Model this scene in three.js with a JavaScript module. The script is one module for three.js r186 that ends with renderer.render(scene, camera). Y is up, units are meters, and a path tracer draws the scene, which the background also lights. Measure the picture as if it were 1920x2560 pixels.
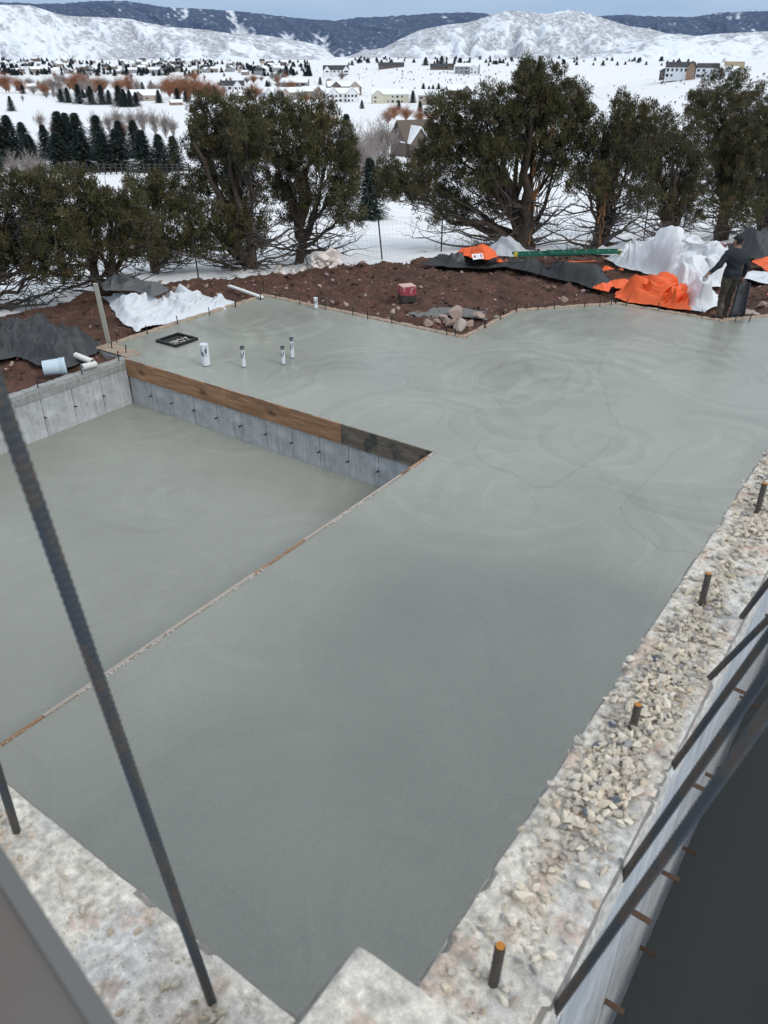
import * as THREE from 'three';
import { mergeGeometries, mergeVertices, toCreasedNormals } from 'three/addons/utils/BufferGeometryUtils.js';
import { RoundedBoxGeometry } from 'three/addons/geometries/RoundedBoxGeometry.js';
import { MarchingCubes } from 'three/addons/objects/MarchingCubes.js';

// ------------------------------------------------------------------ camera, sky, sun, exposure
const EYE = 4.9;                                      // metres above the finished slab (y = 0)
const FOC = 1940, CX = 960, CY = 1280, HORIZON = 135;  // photograph pixels
const PITCH = Math.atan((CY - HORIZON) / FOC);
const scene = new THREE.Scene();
const camera = new THREE.PerspectiveCamera(2 * Math.atan(1280 / FOC) * 180 / Math.PI, 0.75, 0.05, 30000);
camera.position.set(0, EYE, 0);
camera.rotation.set(-PITCH, 0, 0);
camera.focus = 9; camera.userData.fStop = 6.8;
const renderer = new THREE.WebGLRenderer({ antialias: true });
renderer.toneMapping = THREE.LinearToneMapping;
renderer.toneMappingExposure = 1.06;
renderer.shadowMap.enabled = true;

let seedState = 12345;
function rnd() { seedState = (seedState * 1664525 + 1013904223) >>> 0; return seedState / 4294967296; }
function reseed(s) { seedState = (s * 7919 + 17) >>> 0; rnd(); rnd(); }
const rr = (a, b) => a + (b - a) * rnd();
const clamp = (x, a = 0, b = 1) => Math.min(b, Math.max(a, x));
const lerp = (a, b, t) => a + (b - a) * t;
const smooth = (a, b, x) => { const t = clamp((x - a) / (b - a)); return t * t * (3 - 2 * t); };
function hash2(ix, iy) { let h = Math.imul(ix, 374761393) + Math.imul(iy, 668265263); h = Math.imul(h ^ (h >>> 13), 1274126177); return ((h ^ (h >>> 16)) >>> 0) / 4294967296; }
function vnoise(x, y, per = 0) {
  let x0 = Math.floor(x), y0 = Math.floor(y); const fx = x - x0, fy = y - y0;
  let x1 = x0 + 1, y1 = y0 + 1;
  if (per) { x0 = ((x0 % per) + per) % per; x1 = ((x1 % per) + per) % per; y0 = ((y0 % per) + per) % per; y1 = ((y1 % per) + per) % per; }
  const sx = fx * fx * (3 - 2 * fx), sy = fy * fy * (3 - 2 * fy);
  return lerp(lerp(hash2(x0, y0), hash2(x1, y0), sx), lerp(hash2(x0, y1), hash2(x1, y1), sx), sy);
}
function fbm(x, y, oct = 4, per = 0) { let s = 0, a = 0.5, n = 0; for (let i = 0; i < oct; i++) { s += a * vnoise(x, y, per); n += a; a *= 0.5; x = x * 2 + 17; y = y * 2 + 31; per *= 2; } return s / n; }
const ridge = (x, y, o = 3) => 1 - Math.abs(2 * fbm(x, y, o) - 1);

// overcast sky: pale blue-grey near the horizon, brighter overhead, long flat cloud bands
{
  const W = 1024, H = 512, data = new Float32Array(W * H * 4);
  for (let j = 0; j < H; j++) {
    const el = ((j + 0.5) / H - 0.5) * Math.PI;
    for (let i = 0; i < W; i++) {
      const k = (j * W + i) * 4, s = Math.max(0, Math.sin(el));
      const az = i / W * 2 * Math.PI, hx = Math.cos(az), hz = Math.sin(az);
      const px = hx / (s + 0.12), pz = hz / (s + 0.12);
      const c = fbm(px * 1.4 + 40, pz * 1.4 + 40, 5), c2 = fbm(px * 0.5 + 90, pz * 3 + 10, 4);
      const g = Math.pow(s, 0.6), band = (c - 0.5) * 0.34 + (c2 - 0.5) * 0.2;
      data[k] = (0.315 + 0.62 * g) * (1 + band * 1.25);
      data[k + 1] = (0.465 + 0.52 * g) * (1 + band * 0.85);
      data[k + 2] = (0.67 + 0.37 * g) * (1 + band * 0.5);
      data[k + 3] = 1;
    }
  }
  const sky = new THREE.DataTexture(data, W, H, THREE.RGBAFormat, THREE.FloatType);
  sky.mapping = THREE.EquirectangularReflectionMapping; sky.magFilter = THREE.LinearFilter; sky.needsUpdate = true;
  scene.background = sky; scene.environment = sky;
}
const sun = new THREE.DirectionalLight(new THREE.Color(1, 0.95, 0.86), 1.25);
sun.position.set(70, 76, 55); sun.castShadow = true; sun.shadow.radius = 30;
Object.assign(sun.shadow.camera, { left: -60, right: 60, top: 60, bottom: -60, far: 400 });
sun.shadow.mapSize.set(2048, 2048);
scene.add(sun);

// ------------------------------------------------------------------ helpers
const cP = Math.cos(PITCH), sP = Math.sin(PITCH);
function ray(px, py) { const u = px - CX, v = CY - py; return { u, up: v * cP - FOC * sP, fw: FOC * cP + v * sP }; }
function onPlane(px, py, y) { const r = ray(px, py), t = (EYE - y) / -r.up; return new THREE.Vector3(r.u * t, y, -r.fw * t); }
function atDist(px, py, D) { const r = ray(px, py), t = D / r.fw; return new THREE.Vector3(r.u * t, EYE + r.up * t, -D); }
function atDepth(px, py, z) { const r = ray(px, py), t = z / FOC; return new THREE.Vector3(r.u * t, EYE + r.up * t, -r.fw * t); }
const ANG = 35.418 * Math.PI / 180, sA = Math.sin(ANG), cA = Math.cos(ANG), TURN = Math.PI / 2 - ANG;
const site = (a, b, y) => new THREE.Vector3(a * sA - b * cA, y, -a * cA - b * sA);
const toSite = (x, z) => [x * sA - z * cA, -x * cA - z * sA];
const pixSite = (px, py, y) => { const p = onPlane(px, py, y); return toSite(p.x, p.z); };

const used = {};
function numbered(n) { used[n] = (used[n] ?? -1) + 1; return used[n] ? `${n}_${String(used[n]).padStart(3, '0')}` : n; }
function shadows(m) { m.castShadow = m.receiveShadow = true; return m; }
function part(name, geo, mat, parent) { const m = shadows(new THREE.Mesh(geo, mat)); m.name = name; parent.add(m); return m; }
function tag(o, label, category, group, kind) { o.userData.label = label; o.userData.category = category; if (group) o.userData.group = group; if (kind) o.userData.kind = kind; return o; }
function thing(name, label, category, group, pos, turn = 0) { const g = new THREE.Group(); g.name = numbered(name); tag(g, label, category, group); if (pos) g.position.copy(pos); g.rotation.y = turn; scene.add(g); return g; }
function single(name, geo, mat, label, category, group) { const m = shadows(new THREE.Mesh(geo, mat)); m.name = numbered(name); tag(m, label, category, group); scene.add(m); return m; }
function structure(name, geo, mat, label, category) { const m = shadows(new THREE.Mesh(geo, mat)); m.name = numbered(name); m.userData.kind = 'structure'; if (label) m.userData.label = label; if (category) m.userData.category = category; scene.add(m); return m; }
function copyOf(o, label, group) { const c = o.clone(); c.name = numbered(o.name.replace(/_\d{3}$/, '')); c.userData = { ...o.userData }; if (label) c.userData.label = label; if (group) c.userData.group = group; scene.add(c); return c; }
function rgb(r, g, b) { return new THREE.Color().setRGB(r, g, b); }
function mat(r, g, b, rough = 0.9, extra = {}) { return new THREE.MeshStandardMaterial({ color: rgb(r, g, b), roughness: rough, side: THREE.DoubleSide, ...extra }); }
function makeTex(w, h, fn, srgb = true, repeat) {
  const d = new Uint8Array(w * h * 4);
  for (let j = 0; j < h; j++) for (let i = 0; i < w; i++) { const c = fn(i / w, j / h, i, j), k = (j * w + i) * 4; d[k] = clamp(c[0], 0, 255); d[k + 1] = clamp(c[1], 0, 255); d[k + 2] = clamp(c[2], 0, 255); d[k + 3] = 255; }
  const t = new THREE.DataTexture(d, w, h); t.magFilter = THREE.LinearFilter; t.minFilter = THREE.LinearMipmapLinearFilter; t.generateMipmaps = true;
  t.wrapS = t.wrapT = THREE.RepeatWrapping; if (srgb) t.colorSpace = THREE.SRGBColorSpace; if (repeat) t.repeat.set(...repeat); t.needsUpdate = true; return t;
}
// raw triangle builder
class TB {
  constructor() { this.p = []; this.c = []; this.i = []; }
  v(x, y, z, c) { this.p.push(x, y, z); if (c) this.c.push(c[0], c[1], c[2]); return this.p.length / 3 - 1; }
  tri(a, b, c) { this.i.push(a, b, c); }
  geo(uvScale = 0) {
    const g = new THREE.BufferGeometry(); g.setAttribute('position', new THREE.Float32BufferAttribute(this.p, 3));
    if (this.c.length) g.setAttribute('color', new THREE.Float32BufferAttribute(this.c, 3));
    if (uvScale) { const uv = []; for (let k = 0; k < this.p.length; k += 3) uv.push(this.p[k] / uvScale, this.p[k + 2] / uvScale); g.setAttribute('uv', new THREE.Float32BufferAttribute(uv, 2)); }
    g.setIndex(this.i); g.computeVertexNormals(); return g;
  }
}
function tube(tb, pts, r0, r1, sides = 5, col) {
  let prev = null; const up = new THREE.Vector3(0.31, 0.9, 0.28), d = new THREE.Vector3(), n = new THREE.Vector3(), b = new THREE.Vector3();
  for (let k = 0; k < pts.length; k++) {
    d.subVectors(pts[Math.min(k + 1, pts.length - 1)], pts[Math.max(k - 1, 0)]).normalize();
    n.crossVectors(d, Math.abs(d.dot(up)) > 0.95 ? new THREE.Vector3(1, 0, 0) : up).normalize(); b.crossVectors(d, n);
    const r = lerp(r0, r1, k / (pts.length - 1)), ring = [];
    for (let s = 0; s < sides; s++) { const q = s / sides * Math.PI * 2; ring.push(tb.v(pts[k].x + (n.x * Math.cos(q) + b.x * Math.sin(q)) * r, pts[k].y + (n.y * Math.cos(q) + b.y * Math.sin(q)) * r, pts[k].z + (n.z * Math.cos(q) + b.z * Math.sin(q)) * r, col)); }
    if (prev) for (let s = 0; s < sides; s++) { const t = (s + 1) % sides; tb.tri(prev[s], ring[s], prev[t]); tb.tri(prev[t], ring[s], ring[t]); }
    else if (sides > 3) for (let s = 1; s < sides - 1; s++) tb.tri(ring[0], ring[s], ring[s + 1]);
    prev = ring;
  }
  if (sides > 3) for (let s = 1; s < sides - 1; s++) tb.tri(prev[0], prev[s + 1], prev[s]);
}
function uvMetres(g, s = 1) {   // box-projected texture coordinates in metres
  const p = g.attributes.position, n = g.attributes.normal, uv = new Float32Array(p.count * 2);
  for (let k = 0; k < p.count; k++) {
    const ax = Math.abs(n.getX(k)), ay = Math.abs(n.getY(k)), az = Math.abs(n.getZ(k));
    if (ay >= ax && ay >= az) { uv[2 * k] = p.getX(k) * s; uv[2 * k + 1] = p.getZ(k) * s; }
    else if (ax >= az) { uv[2 * k] = p.getZ(k) * s; uv[2 * k + 1] = p.getY(k) * s; }
    else { uv[2 * k] = p.getX(k) * s; uv[2 * k + 1] = p.getY(k) * s; }
  }
  g.setAttribute('uv', new THREE.BufferAttribute(uv, 2)); return g;
}
function box(x0, x1, y0, y1, z0, z1) { const g = new THREE.BoxGeometry(x1 - x0, y1 - y0, z1 - z0); g.translate((x0 + x1) / 2, (y0 + y1) / 2, (z0 + z1) / 2); return uvMetres(g); }
// box in site axes: local x = a, y, z = -b
const sbox = (a0, a1, b0, b1, y0, y1) => box(a0, a1, y0, y1, -b1, -b0);
function stoneGeo(seed, detail = 1, flat = 0.7) {
  const g = mergeVertices(new THREE.IcosahedronGeometry(1, detail).deleteAttribute('uv').deleteAttribute('normal'), 1e-4), p = g.attributes.position;
  reseed(seed); const planes = []; for (let k = 0; k < 13; k++) { const v = new THREE.Vector3(rr(-1, 1), rr(-1, 1), rr(-1, 1)).normalize(); planes.push([v, rr(0.38, 0.78)]); }
  const q = new THREE.Vector3(), sx = rr(0.8, 1.25), sz = rr(0.65, 1.0);
  for (let k = 0; k < p.count; k++) { q.fromBufferAttribute(p, k); for (const [n, d] of planes) { const e = q.dot(n) - d; if (e > 0) q.addScaledVector(n, -e); } p.setXYZ(k, q.x * sx, q.y * flat, q.z * sz); }
  return toCreasedNormals(g, 0.35);
}
const STONES = [0, 1, 2, 3, 4, 5].map(k => stoneGeo(100 + k, 2, 0.55 + 0.07 * k));

// ------------------------------------------------------------------ terrain and far hills
const PROFILE = [[0, -0.3], [24, -0.3], [26, -0.45], [45, -2.2], [120, -9.4], [380, -20], [660, -25], [1260, -27], [2600, -10], [9000, -10]];
function profile(D) { for (let k = 1; k < PROFILE.length; k++) if (D < PROFILE[k][0]) { const [d0, y0] = PROFILE[k - 1], [d1, y1] = PROFILE[k]; const t = (D - d0) / (d1 - d0); return lerp(y0, y1, t); } return -10; }
function ground(x, z) {
  const D = Math.hypot(x, z);
  // the site's shelf ends sooner on the west side of the trees
  const [a, b] = toSite(x, z), shelf = clamp((b - 12) / 8) * 2.5;
  let y = profile(D + shelf);
  const g = (cx, cz, sx, sz) => Math.exp(-((x - cx) ** 2) / (2 * sx * sx) - ((z - cz) ** 2) / (2 * sz * sz));
  y += 19 * g(185, -400, x < 185 ? 70 : 200, z > -400 ? 105 : 160);           // knoll with the big white house
  y += 19 * g(60, -1120, x < 60 ? 95 : 130, z > -1120 ? 130 : 400);           // knoll with the dark roofed houses
  const far = smooth(60, 400, D); y += (fbm(x / 160 + 50, z / 160 + 50, 3) - 0.5) * 5 * far;
  y += (fbm(x / 6 + 9, z / 6 + 9, 3) - 0.5) * 0.5 * smooth(22, 40, D) * (1 - smooth(120, 300, D));
  return y;
}
function groundHit(px, py) { const r = ray(px, py), h = Math.hypot(r.u, r.fw); let R = 15; for (let k = 0; k < 3000; k++) { const t = R / h, x = r.u * t, z = -r.fw * t, y = EYE + r.up * t; if (y <= ground(x, z)) return new THREE.Vector3(x, ground(x, z), z); R *= 1.003; } const t = R / h; return new THREE.Vector3(r.u * t, ground(r.u * t, -r.fw * t), -r.fw * t); }
const snowTex = makeTex(512, 512, (u, v) => { const n = fbm(u * 8, v * 8, 5, 8), k = 243 + 22 * (n - 0.5); return [k - 1, k, k + 2]; });
const snowMat = mat(0.93, 0.93, 0.93, 0.75, { map: snowTex, bumpMap: makeTex(256, 256, (u, v) => { const n = 255 * fbm(u * 8, v * 8, 5, 8); return [n, n, n]; }, false), bumpScale: 0.05 });
const inHole = (x, z) => { const [a, b] = toSite(x, z); return a < 13.0 && b < 12.4; };
{
  const tb = new TB(), NA = 420, NR = 230, A0 = -0.95, A1 = 0.95, idx = [];
  for (let j = 0; j <= NR; j++) {
    const R = 9 * Math.pow(9000 / 9, Math.pow(j / NR, 1.12)); idx.push([]);
    for (let i = 0; i <= NA; i++) {
      const t = lerp(A0, A1, i / NA), x = Math.sin(t) * R, z = -Math.cos(t) * R, [a, b] = toSite(x, z);
      let y = ground(x, z) + (fbm(x * 1.3, z * 1.3, 3) - 0.5) * 0.22 * smooth(18, 24, R) * (1 - smooth(80, 200, R));
      idx[j].push(tb.v(x, y, z));
    }
  }
  for (let j = 0; j < NR; j++) for (let i = 0; i < NA; i++) {
    const q = [idx[j][i], idx[j][i + 1], idx[j + 1][i], idx[j + 1][i + 1]];
    if (q.some(k => inHole(tb.p[3 * k], tb.p[3 * k + 2]))) continue;
    tb.tri(q[0], q[2], q[1]); tb.tri(q[1], q[2], q[3]);
  }
  structure('snow_field', tb.geo(5), snowMat, 'snow covered hillside running down to the flat valley floor', 'snow');
}
function range(name, crest, D, depth, base, look, label, gul = 0.25, seed = 0) {
  const N = 760, M = 84, tb = new TB(), rows = [], x0 = -700, x1 = 2620;
  const crestAt = px => { if (px <= crest[0][0]) return crest[0][1]; for (let k = 1; k < crest.length; k++) if (px < crest[k][0]) { const [p0, y0] = crest[k - 1], [p1, y1] = crest[k]; const t = (px - p0) / (p1 - p0); return lerp(y0, y1, t); } return crest[crest.length - 1][1]; };
  for (let i = 0; i <= N; i++) {
    const px = lerp(x0, x1, i / N), jag = (fbm(px / 9 + seed, 3.3, 3) - 0.5) * look.jag, r = ray(px, crestAt(px) + jag), h = Math.hypot(r.u, r.fw), ux = r.u / h, uz = -r.fw / h, top = EYE + D * r.up / h;
    const col = []; rows.push(col);
    for (let j = 0; j <= M + 8; j++) {
      const t = j / M, R = D - depth * (1 - t), s = px / 130;
      const w = s + (fbm(s * 1.5 + seed, t * 2, 3) - 0.5) * 1.3 + t * 0.6;
      const gully = 1 - ridge(w * 1.6 + seed, t * 0.7 + seed, 3);
      let y;
      if (t <= 1) { const sh = Math.pow(t, look.pow); y = lerp(base, top, sh) - gul * Math.max(0, top - base) * gully * Math.sin(Math.PI * Math.min(1, t)) * 1.2; } else y = top - (t - 1) * depth * 0.5;
      if (t < 1) y = Math.max(base - 4, y);
      const c = look.color(px, Math.min(t, 1), gully, 0.45 * fbm(s * 3.5 + seed, t * 5 + s, 3) + 0.55 * fbm(s * 14 + seed, t * 20 + s * 2, 4) + 0.02, hash2(i * 7 + seed, j * 13 + 5));
      col.push(tb.v(ux * R, y, uz * R, c));
    }
  }
  for (let i = 0; i < N; i++) for (let j = 0; j < M + 8; j++) { tb.tri(rows[i][j], rows[i + 1][j], rows[i][j + 1]); tb.tri(rows[i + 1][j], rows[i + 1][j + 1], rows[i][j + 1]); }
  structure(name, tb.geo(), new THREE.MeshStandardMaterial({ vertexColors: true, roughness: 0.95, side: THREE.DoubleSide }), label, 'hills');
}
const SNOW = [0.80, 0.84, 0.90], BRUSH = [0.16, 0.15, 0.16], FOREST = [0.016, 0.038, 0.095];
const mixc = (a, b, t) => [lerp(a[0], b[0], t), lerp(a[1], b[1], t), lerp(a[2], b[2], t)];
const forestLook = (snowiness, low) => ({ jag: 5, pow: 0.85, color: (px, t, g, n, h) => { const open = smooth(0.56, 0.74, n + 0.5 * g - 0.25 + low * (1 - t)); return mixc(mixc(FOREST, [0.035, 0.06, 0.12], h), SNOW, clamp(open * snowiness + (h > 0.93 ? 0.15 : 0))); } });
const brushShadeLook = (amount, low) => ({ jag: 3, pow: 1.05, color: (px, t, g, n, h) => { const d = smooth(0.5, 0.72, n + amount + 0.05 + 0.5 * (g - 0.35) + 0.2 * (1 - g) * amount * 2 - low * (1 - t)); return mixc(SNOW, BRUSH, clamp(d * (h > 0.35 ? 0.72 : 0.25))); } });  // real brush patches, darkened along gullies to paint in the shading of the folds
range('forested_range', [[-700, 25], [-200, 10], [0, 5], [104, 9], [156, 9], [232, 2], [313, 2], [347, 7], [405, 17], [463, 20], [579, 26], [683, 38], [753, 46], [840, 52], [897, 43], [960, 41], [1076, 34], [1174, 30], [1300, 40], [1450, 48], [1500, 40], [1568, 36], [1626, 41], [1730, 42], [1800, 32], [1886, 28], [1960, 27], [2300, 40], [2620, 30]], 7600, 3000, -30, forestLook(0.85, 0.12), 'dark forested mountain range on the skyline with snowy clearings', 0.3, 5);
range('snowy_mountain', [[-700, 150], [780, 150], [850, 146], [900, 130], [960, 119], [1006, 95], [1047, 75], [1105, 64], [1175, 55], [1226, 38], [1272, 26], [1319, 29], [1365, 35], [1423, 24], [1458, 29], [1510, 46], [1568, 64], [1626, 72], [1655, 81], [1720, 92], [1800, 84], [1920, 78], [2300, 60], [2620, 70]], 5000, 1900, -14, brushShadeLook(0.17, 0.1), 'snowy mountain with two rounded tops and brush and painted shading in its gullies', 0.42, 21);
range('brushy_hill', [[-700, 150], [1440, 150], [1500, 134], [1540, 120], [1580, 104], [1655, 87], [1695, 84], [1770, 95], [1846, 99], [1880, 110], [1960, 108], [2300, 90], [2620, 100]], 3400, 900, -14, brushShadeLook(0.1, 0.25), 'low snowy hill with patches of brush below the dark ridge', 0.3, 33);
range('snowy_foothill', [[-700, -20], [-200, 0], [0, 12], [75, 13], [145, 35], [174, 40], [318, 46], [370, 58], [423, 67], [521, 75], [579, 84], [654, 87], [758, 104], [810, 116], [834, 139], [857, 158], [900, 172], [1000, 180], [2620, 180]], 4200, 1600, -14, brushShadeLook(0.12, 0.10), 'long white foothill with brush and painted shading in its folds above the town', 0.4, 47);
scene.fog = new THREE.FogExp2(new THREE.Color(0.36, 0.6, 1.0), 0.000014);

// ------------------------------------------------------------------ concrete site
function slabTexture(W, H, scale, seed, laps, arcs) {   // scale: texels per metre; smears and lap lines left by the bull float
  const cv = document.createElement('canvas'); cv.width = W; cv.height = H; const c = cv.getContext('2d');
  c.fillStyle = 'rgb(128,128,128)'; c.fillRect(0, 0, W, H); reseed(seed);
  for (let k = 0; k < arcs; k++) {   // each pull of the float leaves a fan of overlapping crescents
    const x = rr(0, W), y = rr(0, H), worked = smooth(6.5, 9.5, x / scale), q0 = rr(0, 6.28), n = 3 + ((rnd() * 5) | 0), R0 = rr(0.7, 1.7) * scale, dx = Math.cos(q0) * rr(0.12, 0.26) * scale, dy = Math.sin(q0) * rr(0.12, 0.26) * scale, span = rr(0.6, 1.3), strong = 0.42 + 0.75 * worked;
    for (let m = 0; m < n; m++) {
      const X = x + dx * m, Y = y + dy * m, R = R0 * rr(0.92, 1.08), a0 = q0 - span * rr(0.8, 1.1), a1 = q0 + span * rr(0.8, 1.1), g = c.createRadialGradient(X, Y, R * 0.68, X, Y, R), up = (m + k) % 2, al = rr(0.10, 0.26) * strong, tone = up ? '172,172,172' : '84,84,84';
      g.addColorStop(0, `rgba(${tone},0)`); g.addColorStop(0.75, `rgba(${tone},${al * 0.6})`); g.addColorStop(1, `rgba(${tone},${al})`);
      c.beginPath(); c.arc(X, Y, R, a0, a1); c.arc(X - Math.cos(q0) * R * 0.3, Y - Math.sin(q0) * R * 0.3, R * 0.82, a1, a0, true); c.closePath(); c.fillStyle = g; c.fill();
      if (rnd() < 0.4 * worked) { c.beginPath(); c.arc(X, Y, R, a0, a1); c.strokeStyle = `rgba(64,64,64,${rr(0.08, 0.22)})`; c.lineWidth = rr(0.6, 1.4); c.stroke(); }
    }
  }
  c.lineJoin = 'round';
  for (const l of laps) { for (const [w, al] of [[3.6, 0.08], [1.2, 0.19]]) { c.beginPath(); l.forEach(([x, y], i) => i ? c.lineTo(x, y) : c.moveTo(x, y)); c.strokeStyle = `rgba(45,45,45,${al})`; c.lineWidth = w; c.stroke(); } }
  const img = c.getImageData(0, 0, W, H).data;
  return (i, j) => img[(j * W + i) * 4] / 128;
}
const SW = 2048, SH = 1536, SC = 96;    // covers a 0..21.3 m, b -1..15 m
const lapPix = [
  [[465, 298], [520, 345], [580, 385], [620, 435], [540, 434], [480, 440], [410, 490], [390, 530], [405, 560], [440, 590], [560, 625], [620, 670], [655, 693], [705, 690], [750, 675], [850, 600], [940, 540], [975, 490], [1020, 450], [1010, 400], [985, 380], [955, 260], [920, 200], [950, 120], [910, 95]],
  [[1390, 475], [1330, 490], [1270, 530], [1180, 620], [1100, 700], [1050, 735], [1025, 775], [1050, 840], [1120, 905], [1200, 960], [1280, 965], [1350, 968]],
  [[0, 205], [75, 205], [120, 250], [200, 290], [330, 303], [465, 298]],
  [[1659, 10], [1500, 50], [1460, 100], [1530, 160], [1610, 210], [1659, 250]],
  [[230, 575], [330, 585], [430, 600], [560, 628]]];
const laps = lapPix.map(l => { const o = []; for (let k = 0; k < l.length - 1; k++) for (let s = 0; s < 4; s++) { const t = s / 4, x = lerp(l[k][0], l[k + 1][0], t), y = lerp(l[k][1], l[k + 1][1], t), [a, b] = pixSite(960 + x * 0.5787, 820 + y * 0.5787, 0); o.push([a * SC + (fbm(a * SC / 60, (b + 1) * SC / 60, 3) - 0.5) * 18 + (hash2(k, s) - 0.5) * 4, (b + 1) * SC + (fbm(a * SC / 60 + 90, (b + 1) * SC / 60, 3) - 0.5) * 18 + (hash2(s, k + 50) - 0.5) * 4]); } return o; });
const slabLook = slabTexture(SW, SH, SC, 77, laps, 300);
const warpPix = (i, j) => [clamp(Math.round(i + (fbm(i / 60, j / 60, 3) - 0.5) * 18), 0, SW - 1), clamp(Math.round(j + (fbm(i / 60 + 90, j / 60, 3) - 0.5) * 18), 0, SH - 1)];
const wetGrey = (m, n, f) => { const k = m * (1 + (n - 0.5) * 0.16 + (f - 0.5) * 0.06); return [146 * k, 148 * k, 139 * k]; };
const slabMap = makeTex(SW, SH, (u, v, i, j) => wetGrey(lerp(1, slabLook(...warpPix(i, j)), 0.55), fbm(i / 170, j / 170, 4), hash2(i, j)));
const slabRough = makeTex(1024, 768, (u, v, i, j) => { const k = 100 * (0.9 + 0.5 * (fbm(i / 70 + 4, j / 70, 4) - 0.5) + 0.35 * (slabLook(i * 2, j * 2) - 1)); return [k, k, k]; }, false);
const slabBump = makeTex(512, 512, (u, v) => { const n = 255 * (0.6 * fbm(u * 6, v * 24, 4, 6) + 0.4 * fbm(u * 40, v * 40, 3, 40)); return [n, n, n]; }, false, [9, 7]);
for (const t of [slabMap, slabRough]) { t.wrapS = t.wrapT = THREE.ClampToEdgeWrapping; }
const slabMat = new THREE.MeshPhysicalMaterial({ map: slabMap, roughness: 0.88, roughnessMap: slabRough, bumpMap: slabBump, bumpScale: 0.0016, specularIntensity: 1, ior: 1.5, side: THREE.DoubleSide });
function slabGeo(poly, y, thick) {   // polygon of [a, b]; texture laid out in site metres
  const s = new THREE.Shape(poly.map(([a, b]) => new THREE.Vector2(a, b))), g = new THREE.ExtrudeGeometry(s, { depth: thick, bevelEnabled: false });
  g.rotateX(-Math.PI / 2); g.translate(0, y - thick, 0);   // (a, b) -> local (a, y, -b)
  const p = g.attributes.position, uv = new Float32Array(p.count * 2);
  for (let k = 0; k < p.count; k++) { uv[2 * k] = p.getX(k) * SC / SW; uv[2 * k + 1] = (-p.getZ(k) + 1) * SC / SH; }
  g.setAttribute('uv', new THREE.BufferAttribute(uv, 2)); return g;
}
const inSite = o => { o.rotation.y = TURN; return o; };
inSite(structure('concrete_slab', slabGeo([[0.47, 0.38], [0.47, 5.17], [8.55, 5.17], [8.55, 12.0], [8.95, 12.0], [8.95, 12.86], [13.25, 12.86], [13.25, 7.46], [15.57, 7.46], [17.38, 5.9], [17.4, 3.6], [18.4, 2.8], [21, 0.6], [21, 0.38]], 0, 0.15), slabMat, 'freshly poured grey concrete floor slab with sweeping trowel marks', 'slab'));
inSite(structure('sunken_slab', slabGeo([[0.47, 5.24], [0.47, 12.0], [8.55, 12.0], [8.55, 5.24]], -0.88, 0.15), slabMat, 'sunken grey concrete slab below the wooden form boards', 'slab'));
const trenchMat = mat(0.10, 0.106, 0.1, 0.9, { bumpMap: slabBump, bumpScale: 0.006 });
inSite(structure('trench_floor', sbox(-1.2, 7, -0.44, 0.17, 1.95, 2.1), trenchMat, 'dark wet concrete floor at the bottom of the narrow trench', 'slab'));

const wallTex = makeTex(1024, 1024, (u, v, i, j) => { const n = fbm(u * 6, v * 6, 5, 6), m = fbm(u * 60, v * 60, 3, 60), s = fbm(u * 24, v * 3 + 3, 4, 24); const k = 184 + 44 * (n - 0.5) + 26 * (m - 0.5) + 34 * (s - 0.5); return [k * 0.985, k, k * 1.015]; });
const wallBump = makeTex(512, 512, (u, v) => { const n = 255 * fbm(u * 24, v * 24, 4, 24); return [n, n, n]; }, false);
const wallMat = mat(1, 1, 1, 0.85, { map: wallTex, bumpMap: wallBump, bumpScale: 0.004 });
const bandMat = mat(0.72, 0.70, 0.66, 0.9, { map: wallTex, bumpMap: wallBump, bumpScale: 0.01 });
const topTex = makeTex(1024, 1024, (u, v, i, j) => {
  const n = fbm(u * 5, v * 5, 5, 5), f = fbm(u * 90, v * 90, 2, 90), red = smooth(0.58, 0.70, fbm(u * 14 + 3, v * 14 + 5, 6, 14)), grey = smooth(0.5, 0.7, fbm(u * 6 + 9, v * 6 + 2, 4, 6));
  const mid = fbm(u * 34, v * 34, 4, 34); let k = 200 + 16 * (n - 0.5) + 34 * (mid - 0.5) + 70 * (f - 0.5) + (hash2(i, j) - 0.5) * 60; let c = [k, k * 0.97, k * 0.92]; c = mixc(c, [k * 0.84, k * 0.87, k * 0.9], grey * 0.35); return mixc(c, [k * 0.88, k * 0.72, k * 0.63], red * 0.4);
});
const topBump = makeTex(512, 512, (u, v) => { const n = 255 * (0.5 * fbm(u * 40, v * 40, 4, 40) + 0.5 * fbm(u * 10, v * 10, 3, 10)); return [n, n, n]; }, false);
const topMat = mat(1, 1, 1, 0.95, { map: topTex, bumpMap: topBump, bumpScale: 0.005 });
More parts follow.
